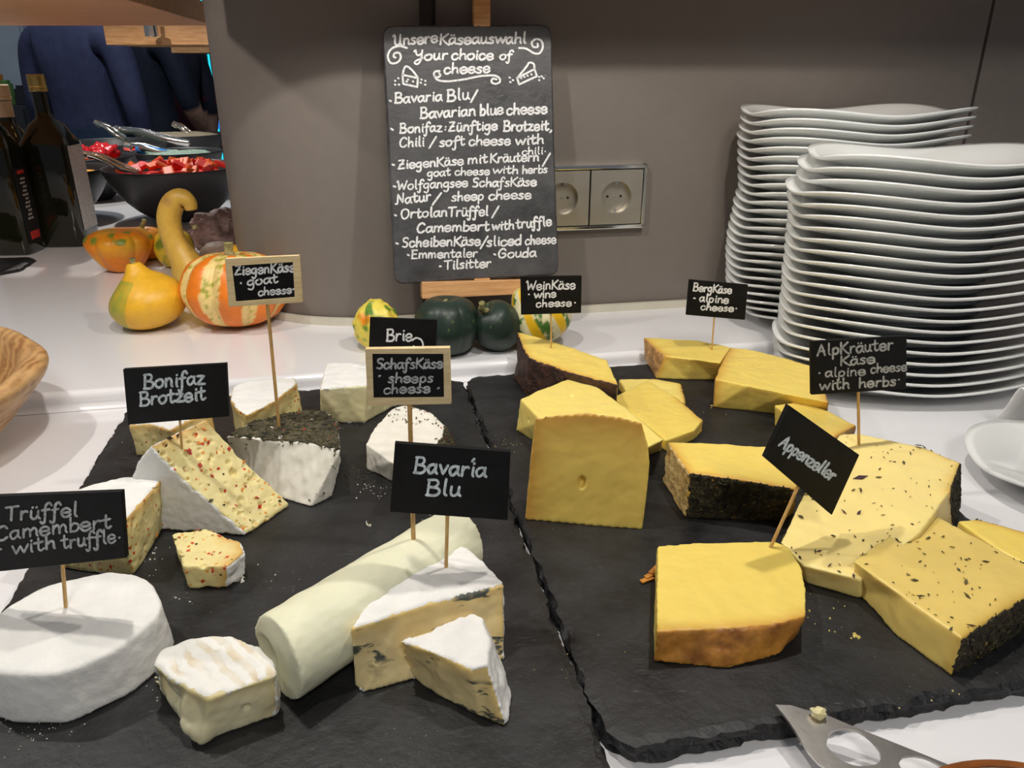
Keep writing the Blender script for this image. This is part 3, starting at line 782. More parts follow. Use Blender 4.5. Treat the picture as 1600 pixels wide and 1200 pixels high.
build_cheese('herb_cheese_block', 'yellow slice with dark edge behind the straw coloured block', *ring(
  [(1496, 813), (1525, 810), (1620, 836), (1660, 870), (1640, 900), (1560, 858)], [None]*6, .022),
  {'herb_coat': (CM['herb'], [1])}, CM['hard'], amp=.0006, nsc=60, rdist=.004)
h = href(1026, 987, 1034)
build_cheese('appenzeller_block', 'yellow block with glossy orange brown rind and the tilted sign in it', *ring(
  [(1027, 853), (1085, 848), (1150, 847), (1212, 846), (1235, 856), (1252, 885), (1260, 920), (1259, 962), (1220, 974), (1127, 982), (1026, 987)],
  [None, None, None, None, None, None, (1254, 960), (1247, 990), (1212, 1025), (1135, 1046), (1021, 1034)], h),
  {'rind': (CM['brown'], [7, 8, 9])}, CM['hard'], amp=.0006, nsc=60, rdist=.005, rind_t=.0004)
# crumbs
def crumbs(name, label, spots, mm, seed):
    rnd = random.Random(seed); ps = []
    for (px, py, n, spread, size) in spots:
        for i in range(n):
            c = PZ(px+rnd.gauss(0, spread), py+rnd.gauss(0, spread*.6), S); r = size*rnd.uniform(.4, 1.2)
            v_ = [c+V((rnd.gauss(0, r*.5), rnd.gauss(0, r*.5), r*.2+abs(rnd.gauss(0, r*.4)))) for k in range(4)]
            c2 = c+V((0, 0, -.0001)); vs_ = [c2+V((r*.5, 0, 0)), c2+V((-r*.3, r*.5, 0)), c2+V((-r*.3, -r*.5, 0)), c2+V((rnd.uniform(-.2, .2)*r, rnd.uniform(-.2, .2)*r, r*.7))]
            ps.append((vs_, [(0, 1, 2), (0, 3, 1), (1, 3, 2), (2, 3, 0)]))
    o = put(name, bm_mesh(*join(ps)), mm); return tag(o, label, 'crumbs', kind='stuff')
crumbs('cheese_crumbs', 'tiny white cheese crumbs scattered on the soft cheese slate', [(580, 765, 25, 12, .0014), (660, 800, 16, 14, .0012), (250, 880, 14, 22, .0014), (300, 940, 8, 20, .0012), (60, 1130, 60, 40, .0009), (190, 690, 1, 2, .0008), (376, 905, 9, 4, .0028), (576, 820, 10, 4, .0016), (525, 660, 10, 12, .001), (470, 900, 6, 40, .0012), (240, 1090, 10, 30, .001)], CM['goat'], 1)
crumbs('cheese_crumbs', 'tiny yellow cheese crumbs scattered on the hard cheese slate', [(790, 700, 30, 16, .001), (1290, 960, 10, 28, .0016), (1340, 995, 5, 4, .0026), (1120, 650, 6, 30, .0014), (1006, 905, 1, 2, .001), (1262, 955, 3, 3, .002), (1450, 1070, 6, 30, .0012), (880, 1020, 12, 60, .0008), (1000, 564, 4, 3, .0018), (1114, 636, 3, 3, .002)], CM['gouda'], 2)
crumbs('herb_crumbs', 'dark herb crumbs fallen beside the goat cheese', [(555, 745, 26, 12, .002), (578, 820, 10, 5, .0018), (583, 662, 6, 5, .002), (568, 690, 6, 4, .0022)], CM['flake'], 3)
# torn orange rind scrap
rs_ = PZ(1010, 905, S)
ps = [box(rs_+V((.003*i, .004*i-.002, .0012+.001*i)), (.010, .0035, .0012), .5+.2*i) for i in range(3)]
tag(put('rind_scrap', bm_mesh(*join(ps), bevel=.0003), CM['brown']), 'torn orange rind scrap beside the block with glossy rind', 'cheese rind')
# ================================================================== handwriting
# glyphs: advance | strokes (x,y in tenths of the x-height; a doubled point is a sharp turn)
G = {
'a': '10|8,8 5,10 1,8 0,4 2,0 5,1 8,6;8,10 8,3 10,0', 'b': '9|1,18 1,0;1,6 4,10 8,8 8,3 5,0 1,1', 'c': '9|8,8 5,10 1,8 0,4 2,0 6,0 9,3',
'd': '10|8,7 5,10 1,8 0,3 3,0 6,1 8,4;8,18 8,0', 'e': '10|.3,4.6 4,5 8.6,5.8 8,9 4.6,10.4 1,8.4 0,4.4 2.4,.2 6,-.2 9.6,2.4', 'f': '8|9,15 7,18 4,16 3,10 3,-4 1,-7 -1,-5;0,9 7,10',
'g': '10|8,8 5,10 1,8 0,4 3,1 7,3 8,7;8,10 8,-4 5,-8 1,-6', 'h': '10|1,18 1,0;1,5 4,9 7,9 8,6 8,2 9,0', 'i': '4|2,10 2,2 3,0;2,14 2.4,14.6',
'k': '9|1,18 1,0;8,9 1,4;3,5 8,0', 'l': '5|2,18 2,3 4,0', 'm': '15|1,10 1,0;1,6 4,10 6,9 7,6 7,0;7,6 10,10 12,9 13,6 13,2 14,0',
'n': '10|1,10 1,0;1,6 4,10 7,9 8,6 8,2 9,0', 'o': '10|5,10 1,8 0,4 3,0 7,1 9,5 8,9 5,10', 'p': '10|1,9 1,-7;1,6 4,10 8,8 8,3 5,0 1,2',
'r': '8|1,10 1,0;1,5 3,9 6,10 7,9', 's': '8|7,9 4,10 1,8 3,6 6,4 6,1 3,0 0,1', 't': '8|3,16 3,3 5,0 8,2;-1,10 7,11', 'u': '10|1,10 1,3 3,0 6,1 8,5;8,10 8,3 10,0',
'v': '9|0,10 4,0 4,0 8,10', 'w': '14|0,10 3,0 3,0 7,9 7,9 10,0 10,0 14,10', 'z': '9|0,10 8,10 8,10 0,0 0,0 9,0', 'x': '8|0,10 8,0;8,10 0,0',
'A': '13|0,0 6,17 6,17 11,0;2,6 10,7', 'B': '12|1,17 1,0;0,17 7,17 9,13 6,9 2,9;3,9 9,8 11,4 8,0 0,0', 'C': '12|11,14 8,17 3,15 0,8 2,1 7,0 11,3',
'E': '11|1,17 1,0;0,17 9,17;1,9 8,9;0,0 10,0', 'G': '13|11,14 8,17 3,15 0,8 2,1 7,0 11,3 11,8 11,8 6,8', 'K': '12|1,17 1,0;11,17 1,8;3,9 8,3 13,-1',
'N': '13|-1,0 2,1 3,17 3,17 10,1 10,1 11,18', 'O': '13|6,17 1,14 0,7 3,0 8,0 12,6 11,14 6,17', 'S': '10|9,15 6,17 1,15 2,10 7,8 8,3 5,0 0,1',
'T': '12|-1,16 12,17;5,16 5,0', 'U': '14|0,15 2,17 3,12 3,4 6,0 10,3 11,10;11,17 11,3 13,0', 'W': '17|-1,15 1,17 3,0 3,0 8,12 8,12 11,0 11,0 16,17',
'Y': '13|0,15 2,17 3,11 6,8 10,11;11,17 10,0 6,-7 2,-5 4,-1 12,3', 'Z': '12|1,16 10,17 10,17 0,0 0,0 11,1;3,8 9,9',
'/': '9|0,-3 8,18', ':': '4|2,8 2.3,8.5;2,3 2.3,3.5', ',': '5|2,1 2.4,0 1,-3', '.': '5|2,5 2.6,5.5', '-': '8|1,5 7,6', ' ': '7|',
}
for a, b_ in (('ä', 'a'), ('ü', 'u')): G[a] = G[b_]+';2,14 2.4,14.6;6,14 6.4,14.6'
G['Ä'] = G['A']
def glyph(ch):
    w_, s_ = G[ch].split('|')
    return float(w_), [[V((float(p.split(',')[0]), float(p.split(',')[1]), 0)) for p in t.split()] for t in s_.split(';') if t]
def px_strokes(text, x0, y0, x1, y1, xh, rnd, slant=.08):
    """pixel polylines of a handwritten line from (x0,y0) to (x1,y1), x-height xh"""
    tot = 0
    for c in text: tot += glyph(c)[0]+1.6
    tot -= 1.6; d = V((x1-x0, y1-y0, 0)); ln = d.length; d /= ln; up = V((d.y, -d.x, 0)); k = ln/tot; vy = xh/10.0
    out, cx = [], 0
    for c in text:
        w_, ss = glyph(c); jy = rnd.uniform(-.5, .5); sx = rnd.uniform(.94, 1.05)
        for s_ in ss:
            out.append([V((x0, y0, 0))+d*((cx+(p.x*sx+p.y*slant))*k)+up*((p.y+jy)*vy) for p in s_])
        cx += w_+1.6
    return out
def ribbon(px, onpl, hw, vs, fs, back, lift):
    """flat chalk stroke of half width hw pixels along a pixel polyline, laid on a plane by onpl()"""
    pts = [V((p.x, p.y, 0)) for p in crom(px, 5)]
    if len(pts) < 2: return
    q = [pts[0]]
    for p in pts[1:]:
        if (p-q[-1]).length > .25: q.append(p)
    if len(q) < 2: q.append(q[0]+V((.4, 0, 0)))
    n = len(q); k0 = len(vs); nrm = []
    for i in range(n):
        t = (q[min(i+1, n-1)]-q[max(i-1, 0)])
        if t.length < 1e-6: t = V((1, 0, 0))
        t.normalize(); nrm.append(V((-t.y, t.x, 0)))
    loop = []
    for i in range(n): loop.append(q[i]+nrm[i]*hw)
    te = V((nrm[-1].y, -nrm[-1].x, 0)); ts = V((nrm[0].y, -nrm[0].x, 0))
    row = [(q[i]+nrm[i]*hw, q[i]-nrm[i]*hw) for i in range(n)]
    row = [(q[0]-ts*hw*.9+nrm[0]*hw*.4, q[0]-ts*hw*.9-nrm[0]*hw*.4)]+row+[(q[-1]+te*hw*.9+nrm[-1]*hw*.4, q[-1]+te*hw*.9-nrm[-1]*hw*.4)]
    for a, b_ in row: vs += [onpl(a.x, a.y, lift), onpl(b_.x, b_.y, lift)]
    for i in range(len(row)-1): fs.append((k0+2*i, k0+2*i+1, k0+2*i+3, k0+2*i+2))
def letter(parent, lines, onpl, hw, mm, seed, extra=(), name='lettering'):
    rnd = random.Random(seed); vs, fs = [], []; i = 0
    for ln in lines:
        for s_ in px_strokes(*ln, rnd):
            ribbon(s_, onpl, min(hw, ln[5]*.17)*rnd.uniform(.9, 1.12), vs, fs, None, .00025+.00002*(i % 5)); i += 1
    for e in extra:
        ribbon([V((x, y, 0)) for x, y in e], onpl, hw, vs, fs, None, .0003)
    m = me_of(vs, fs); b = bmesh.new(); b.from_mesh(m)
    for f in b.faces:
        f.normal_update()
        if f.normal.dot(C0-f.calc_center_median()) < 0: f.normal_flip()
    b.to_mesh(m); b.free()
    o = put(name, m, mm, parent); return o
def spiral(cx, cy, r0, r1, a0, turns, n=14): return [(cx+(r0+(r1-r0)*i/n)*cos(a0+turns*2*pi*i/n), cy+(r0+(r1-r0)*i/n)*sin(a0+turns*2*pi*i/n)) for i in range(n+1)]
# ---- the menu
ML = [('Unsere', 614, 71, 684, 66, 9.5), ('Käseauswahl', 687, 69, 822, 67, 9.5), ('Your', 646, 94, 700, 93, 9), ('choice', 706, 93, 771, 93, 9), ('of', 781, 93, 800, 93, 8),
 ('cheese', 694, 115, 766, 113, 9), ('Bavaria', 617, 161, 691, 157, 9), ('Blu', 699, 158, 734, 155, 10), ('/', 736, 157, 746, 157, 9),
 ('Bavarian', 657, 185, 743, 180, 9.5), ('blue', 750, 180, 786, 178, 9.5), ('cheese', 792, 179, 855, 177, 9.5),
 ('Bonifaz', 625, 208, 691, 205, 8.5), (':', 693, 205, 698, 205, 8.5), ('Zünftige', 701, 205, 777, 203, 8.5), ('Brotzeit', 787, 205, 857, 203, 9), (',', 858, 204, 866, 204, 8),
 ('Chili', 625, 230, 663, 228, 8.5), ('/', 671, 229, 681, 229, 8.5), ('soft', 687, 229, 726, 227, 8.5), ('cheese', 733, 227, 798, 226, 8.5), ('with', 806, 227, 850, 224, 8.5), ('chili.', 816, 242, 854, 240, 6.5),
 ('ZiegenKäse', 622, 264, 724, 257, 8), ('mit', 731, 256, 762, 254, 8), ('Kräutern', 766, 254, 842, 251, 8), ('/', 848, 257, 859, 257, 9.5),
 ('goat', 668, 276, 704, 274, 7), ('cheese', 711, 274, 765, 273, 7), ('with', 770, 271, 810, 271, 7), ('herbs', 816, 271, 855, 270, 7),
 ('Wolfgangsee', 621, 297, 731, 291, 8), ('SchafsKäse', 739, 292, 838, 290, 8), ('Natur', 619, 319, 674, 313, 8.5), ('/', 676, 318, 689, 318, 9), ('sheep', 706, 314, 756, 312, 8), ('cheese', 764, 312, 830, 310, 8),
 ('Ortolan', 627, 341, 699, 338, 8.5), ('Trüffel', 701, 338, 763, 337, 8.5), ('/', 769, 338, 779, 338, 8.5),
 ('Camembert', 652, 363, 764, 360, 8.5), ('with', 769, 359, 803, 358, 8), ('truffle', 807, 357, 862, 352, 8.5),
 ('ScheibenKäse', 629, 386, 751, 383, 8.5), ('/', 751, 386, 762, 386, 9), ('sliced', 761, 385, 815, 382, 8.5), ('cheese', 821, 382, 869, 380, 8),
 ('Emmentaler', 643, 404, 746, 401, 7.5), ('Gouda', 779, 403, 838, 401, 8), ('Tilsitter', 695, 421, 767, 417, 8)]
ex = [[(609, 157), (611, 158)], [(611, 201), (614, 203)], [(613, 257), (616, 258)], [(615, 291), (618, 292)], [(617, 336), (619, 337)], [(619, 380), (622, 381)], [(637, 398), (639, 399)], [(772, 397), (774, 398)], [(687, 416), (689, 416)]]
dots = [[(x, y), (x+1, y+.6)] for x, y in ((617, 126), (617, 132), (622, 122), (623, 132), (658, 124), (657, 129), (664, 126), (664, 132), (796, 121), (797, 128), (801, 125), (842, 120), (846, 119), (842, 125), (849, 122), (637, 124), (635, 127), (645, 127), (814, 122), (819, 120), (824, 118), (830, 116))]
sw = [[(636, 75), (624, 72), (612, 76), (606, 87), (610, 98), (620, 98), (626, 91), (624, 83), (617, 83), (615, 88), (618, 90)],
 [(811, 75), (822, 76), (834, 83), (843, 83), (848, 74), (846, 64), (838, 61), (831, 66), (833, 73), (840, 73), (840, 68)],
 [(686, 114), (688, 118), (683, 121), (678, 117), (680, 112), (687, 111)], [(678, 117), (684, 125), (700, 127), (725, 124), (750, 119), (772, 118), (780, 122), (781, 128), (774, 131), (768, 128), (770, 123), (776, 124)],
 [(629, 117), (629, 117), (630, 131), (630, 131), (652, 136), (652, 136), (653, 122), (653, 122), (629, 117)], [(629, 117), (632, 106), (637, 104), (646, 112), (653, 122)],
 [(808, 122), (808, 122), (811, 132), (811, 132), (839, 119), (839, 119), (835, 108), (835, 108), (808, 122)], [(808, 122), (822, 105), (827, 98), (834, 100), (835, 108)]]
letter(ms, ML, onmenu, 1.55, MT['chalk'], 3, ex+dots)
letter(ms, [], onmenu, 1.6, MT['chalk'], 4, sw, 'drawing')
# ---- signs on sticks
def pick(label, px, py):
    m = BODY[label][0]; bb = BVHTree.FromPolygons([v.co for v in m.vertices], [p.vertices[:] for p in m.polygons])
    h = bb.ray_cast(C0, ray(px, py).normalized()); 
    return h[0] if h[0] else PZ(px, py, S+.02)
def sign(label, q, stick, base, lines, yaw=0, lean=0, frame=False, hw=1.7, mm='chalk2', seed=1, th=.003, extra=(), sr=.0011, sunk=.012, inner=None, rad=.0):
    yaw = radians(yaw); n = V((-sin(yaw), cos(yaw), 0)); n = (n*cos(radians(lean))+V((0, 0, -1))*sin(radians(lean))).normalized()
    P0 = base
    F = lambda x, y, d=0: PN(x, y, P0-n*(th*.5+d), n)
    c = [F(*p) for p in q]                                              # TL TR BR BL, front face
    t = thing('sign_on_stick', base, label, 'sign', 'handwritten cheese signs on sticks')
    if frame:
        cx = sum((p for p in c), V())/4
        f = (lambda k, d: [cx+(p-cx)*k+n*d for p in c])
        qi = [F(*p) for p in inner]; 
        fr = []
        for i in range(4):
            j = (i+1) % 4
            fr.append(hexa([c[i]-n*.0009, c[j]-n*.0009, qi[j]-n*.0009, qi[i]-n*.0009], [c[i]+n*th, c[j]+n*th, qi[j]+n*th, qi[i]+n*th]))
        m = bm_mesh(*join(fr)); b = bmesh.new(); b.from_mesh(m); bmesh.ops.remove_doubles(b, verts=b.verts, dist=1e-6)
        corner = [e for e in b.edges if any(all((v.co-(c[i]+n*((v.co-c[i]).dot(n)))).length < 1e-5 for v in e.verts) for i in range(4))]
        bmesh.ops.bevel(b, geom=corner, offset=.0035, segments=4, affect='EDGES', profile=.5, clamp_overlap=True)
        bmesh.ops.recalc_face_normals(b, faces=b.faces); b.to_mesh(m); b.free()
        put('frame', m, MT['frame'], t)
        put('panel', bm_mesh(*hexa([p for p in qi], [p+n*(th-.0002) for p in qi])), MT['black'], t)
    else:
        put('board', bm_mesh(*hexa(c, [p+n*th for p in c]), bevel=.0004, seg=2), MT['black'], t)
    a = PN(stick[0], stick[1], P0, n); d = (base-a).normalized()
    put('stick', bm_mesh(*tube([a+(a-base).normalized()*.008, a, base, base+d*sunk], [sr, sr, sr, sr*.4], 8), smooth=True), MT['stick'], t)
    letter(t, lines, F, hw, MT[mm], seed, extra)
sign('pale wood framed sign reading Ziegenkäse goat cheese', [(352, 404), (467, 399), (472, 472), (358, 479)], (418, 477), pick(gl, 436, 667),
  [('ZiegenKäse', 367, 430, 461, 424, 8.5), ('goat', 387, 447, 434, 441, 8), ('cheese', 404, 462, 456, 458, 7)], frame=True, inner=[(363, 415), (458, 409), (461, 464), (369, 471)], seed=2, mm='chalk', hw=1.5, sr=.0014, extra=[[(376, 442), (377, 443)], [(458, 452), (461, 451)]])
sign('black sign reading Bonifaz Brotzeit', [(192, 577), (353, 568), (357, 651), (200, 664)], (281, 656), pick(bl, 284, 700),
  [('Bonifaz', 225, 607, 320, 600, 12.5), ('Brotzeit', 219, 634, 321, 624, 12)], yaw=-5, hw=1.9, seed=3, mm='chalk3', sr=.0009)
sign('black sign reading Trüffel Camembert with truffle', [(-14, 776), (190, 768), (197, 872), (-8, 894)], (98, 884), pick(tl, 103, 950),
  [('Trüffel', 10, 813, 122, 806, 12.5), ('Camembert', -6, 845, 174, 824, 12.5), ('with', 20, 866, 88, 856, 12), ('truffle.', 97, 857, 190, 846, 12)], yaw=-6, hw=1.9, seed=4, mm='chalk2', extra=[[(1, 858), (2, 858)]])
brb = PZ(620, 574, S+href(572, 603, 660))
sign('black sign reading Brie half behind a framed sign', [(578, 496), (683, 500), (681, 556), (576, 556)], (628, 555), brb,
  [('Brie', 604, 533, 644, 532, 10.5)], hw=1.4, seed=5, mm='chalk', extra=[[(644, 532), (650, 528), (658, 531), (661, 540), (655, 545), (646, 541)]], sr=.0009)
lg = 'smooth pale sheep cheese log lying behind the blue cheese'
sign('pale wood framed sign reading Schafskäse sheeps cheese', [(571, 545), (703, 543), (705, 630), (575, 633)], (640, 631), pick(lg, 646, 842),
  [('SchafsKäse', 589, 576, 692, 575, 9), ('sheeps', 607, 598, 677, 597, 8.5), ('cheese', 600, 615, 672, 613, 8.5)], frame=True, inner=[(582, 552), (693, 552), (694, 620), (584, 621)], seed=6, mm='chalk2', hw=1.5, sr=.0014, extra=[[(592, 588), (594, 587)], [(684, 607), (686, 606)]])
bbl = 'large blue veined wedge with white top and the blue cheese sign in it'
sign('black sign reading Bavaria Blu', [(617, 692), (798, 706), (793, 813), (609, 800)], (699, 806), pick(bbl, 697, 887),
  [('Bavaria', 647, 738, 759, 745, 14), ('Blu', 666, 773, 720, 775, 14)], yaw=4, hw=2.1, seed=7, mm='chalk3', extra=[[(738, 721), (741, 717)]])
sign('black sign reading Weinkäse wine cheese', [(813, 432), (909, 431), (908, 489), (814, 492)], (861, 490), pick('yellow wedge with black brown rind under the wine cheese sign', 861, 544),
  [('WeinKäse', 823, 453, 899, 451, 8), ('wine', 835, 466, 869, 464, 7), ('cheese', 838, 480, 893, 478, 6.5)], hw=1.2, seed=8, mm='chalk', sr=.0009, extra=[[(826, 460), (827, 460)], [(898, 473), (899, 473)]])
sign('black sign reading Bergkäse alpine cheese', [(1077, 437), (1169, 445), (1164, 500), (1072, 492)], (1116, 496), pick('yellow alpine block with brown end under the alpine cheese sign', 1112, 547),
  [('BergKäse', 1083, 454, 1143, 459, 7), ('alpine', 1093, 471, 1138, 474, 7), ('cheese', 1095, 484, 1146, 487, 6.2)], yaw=4, hw=1.2, seed=9, mm='chalk', sr=.0009, extra=[[(1084, 466), (1086, 466)], [(1150, 482), (1151, 482)]])
sign('black sign reading Alpkräuterkäse alpine cheese with herbs', [(1267, 534), (1417, 525), (1416, 608), (1268, 617)], (1341, 613), pick(v2, 1342, 695),
  [('AlpKräuter', 1277, 556, 1396, 546, 10), ('Käse', 1313, 571, 1367, 567, 8.5), ('alpine', 1290, 589, 1352, 586, 8), ('cheese', 1361, 583, 1417, 579, 8), ('with', 1281, 610, 1328, 606, 9), ('herbs', 1342, 606, 1400, 602, 8.5)], yaw=8, hw=1.5, seed=10, mm='chalk2', sr=.0012, extra=[[(1280, 583), (1281, 583)], [(1404, 593), (1405, 593)]])
sign('black tilted sign reading Appenzeller', [(1234, 634), (1343, 711), (1300, 805), (1196, 716)], (1246, 762), pick('yellow block with glossy orange brown rind and the tilted sign in it', 1204, 855),
  [('Appenzeller', 1217, 696, 1300, 752, 11.5)], yaw=18, hw=1.9, seed=11, mm='chalk3', th=.004, sr=.0012)
# ================================================================== plates
PR = .60                                  # depth to width of the oblong plates
def plate_mesh(a=.138, nth=96):
    rings = [(0, 0), (.3, 0), (.50, .0), (.56, .06), (.65, .25), (.75, .48), (.85, .72), (.94, .91), (1.0, 1.0)]
    vs, fs = [], []; nex = 2.9
    def P(th, rho, k, off):
        R = a/((abs(cos(th))**nex+abs(sin(th))**nex)**(1/nex)); cw_ = abs(sin(2*th))**1.8
        rise = .0135+.0075*cw_; return V((R*rho*cos(th), R*PR*rho*sin(th), .0065+off+rise*k))
    for side in (0, 1):
        for rho, k in rings[1:]:
            for i in range(nth):
                th = 2*pi*i/nth; rr = rho if side == 0 else rho*(1 if rho < .99 else .997)
                vs.append(P(th, rr, k, 0 if side == 0 else -.0034+(.0008 if rho > .95 else 0)))
    nr = len(rings)-1
    for side in (0, 1):
        o_ = side*nr*nth
        for j in range(nr-1):
            for i in range(nth):
                f = (o_+j*nth+i, o_+j*nth+(i+1) % nth, o_+(j+1)*nth+(i+1) % nth, o_+(j+1)*nth+i); fs.append(f if side == 0 else f[::-1])
        c = tuple(range(o_, o_+nth)); fs.append(c if side == 0 else c[::-1])
    t, b_ = (nr-1)*nth, nr*nth+(nr-1)*nth
    for i in range(nth): fs.append((t+i, t+(i+1) % nth, b_+(i+1) % nth, b_+i))
    # foot ring
    k = len(vs); fr = [(.46, .0034), (.46, .0), (.50, .0), (.50, .0036)]
    for rho, z in fr:
        for i in range(nth):
            p = P(2*pi*i/nth, rho, 0, 0); vs.append(V((p.x, p.y, z)))
    for j in range(3):
        for i in range(nth): fs.append((k+j*nth+i, k+j*nth+(i+1) % nth, k+(j+1)*nth+(i+1) % nth, k+(j+1)*nth+i))
    m = bm_mesh(vs, fs); m.polygons.foreach_set('use_smooth', [True]*len(m.polygons)); m.name = 'plate'; m.materials.append(MT['porcelain']); return m
PA = .136; PM = plate_mesh(PA)
ORD = 'topmost second third fourth fifth sixth seventh eighth ninth tenth eleventh twelfth thirteenth fourteenth fifteenth sixteenth seventeenth eighteenth nineteenth twentieth twenty-first twenty-second twenty-third twenty-fourth twenty-fifth twenty-sixth'.split()
def cdir(yaw, sx, sy, k=.985):
    a = PA*.787*k; R_ = Matrix.Rotation(yaw, 3, 'Z'); return R_@V((sx*a, sy*a*PR, 0))
def stack(where, c, z0, n, pitch, yaw, tips, group):
    """tips: wanted image column of the left corner for some plates (0 = top)"""
    rnd = random.Random(n)
    for i in range(n):                       # i counted from the top
        z = z0+pitch*(n-1-i)
        o = bpy.data.objects.new('dinner_plate', PM); COL.objects.link(o)
        y = yaw+radians(rnd.uniform(-.8, .8)); corner = V((c.x, c.y, z+.03))+cdir(y, -1, 1)
        k0 = [t for t in tips if t[0] <= i][-1]; k1 = ([t for t in tips if t[0] > i] or [k0])[0]
        want = k0[1] if k0 is k1 else k0[1]+(k1[1]-k0[1])*(i-k0[0])/(k1[0]-k0[0])
        s = (want+19-pj(corner)[0])*(corner-C0).dot(CF)/FPX
        o.location = (c.x+s, c.y+rnd.uniform(-.001, .001), z); o.rotation_euler = (0, 0, y)
        lab = ('white oblong plate, %s from the top of the %s' % (ORD[i], where)) if i else 'topmost white oblong plate of the %s' % where
        tag(o, lab, 'plate', group)
YF, YB = radians(1), radians(10)
# front stack
fl = PZ(1290, 594, L+.030); cF = fl-cdir(YF, -1, -1); tip = V((cF.x, cF.y, 0))+cdir(YF, -1, 1)
zt = z_over(V((tip.x, tip.y, L)), 216)-.032; zb = L
cF.z = 0; pF = (zt-zb)/20
stack('shorter stack beside the alpine cheese', cF, zb, 21, pF, YF, [(0, 1268), (1, 1251), (2, 1250), (3, 1232), (5, 1236), (8, 1231), (12, 1225), (16, 1220), (17, 1211), (20, 1213)], 'plates in the shorter stack')
fb = PZ(1219, 500, U+.026); cB = fb-cdir(YB, -1, -1); tip = V((cB.x, cB.y, 0))+cdir(YB, -1, 1)
zt = z_over(V((tip.x, tip.y, U)), 156)-.032; cB.z = 0; pB = (zt-U)/24
stack('taller stack against the grey wall', cB, U, 25, pB, YB, [(0, 1155), (3, 1149), (9, 1149), (12, 1140), (15, 1132), (18, 1130), (22, 1130), (24, 1150)], 'plates in the taller stack')
print('pitch', pF, pB, cF, cB)
# plate with napkins at the right edge
o = bpy.data.objects.new('dinner_plate', PM); COL.objects.link(o)
tp = PZ(1529, 655, L+.030); dN = PZ(1600, 733, L+.026)-tp; YN = atan2(dN.x, -dN.y); cN = tp-cdir(YN, -1, 1, 1.02); o.location = (cN.x, cN.y, L); o.rotation_euler = (0, 0, YN)
tag(o, 'single white oblong plate with folded napkins on it', 'plate')
def napkin(c, yaw, label):
    R_ = Matrix.Rotation(yaw, 3, 'Z'); vs, fs = [], []
    prof0 = [(-.055, .0), (-.040, .010), (-.022, .030), (-.004, .014), (.014, .022), (.032, .034), (.046, .012), (.056, .0)]
    prof_ = [(p.x, p.y) for p in crom([V((a, b_, 0)) for a, b_ in prof0], 5)]; n = 14
    for j in range(n):
        t = j/(n-1); w_ = 1-.45*t
        for x, z in prof_: vs.append(c+R_@V((-.075+.15*t, x*w_, .001+z*(1.25-.6*t))))
    k = len(prof_)
    for j in range(n-1):
        for i in range(k-1): fs.append((j*k+i, j*k+i+1, (j+1)*k+i+1, (j+1)*k+i))
    m = me_of(vs, fs, True); o = put('paper_napkin', m, MT['napkin']); md = o.modifiers.new('s', 'SOLIDIFY'); md.thickness = .0016
    return tag(o, label, 'napkin')
nc = PZ(1572, 650, L+.03)
napkin(V((nc.x+.095, nc.y-.014, L+.0068)), YN+radians(8), 'pleated white paper napkin on the single plate')
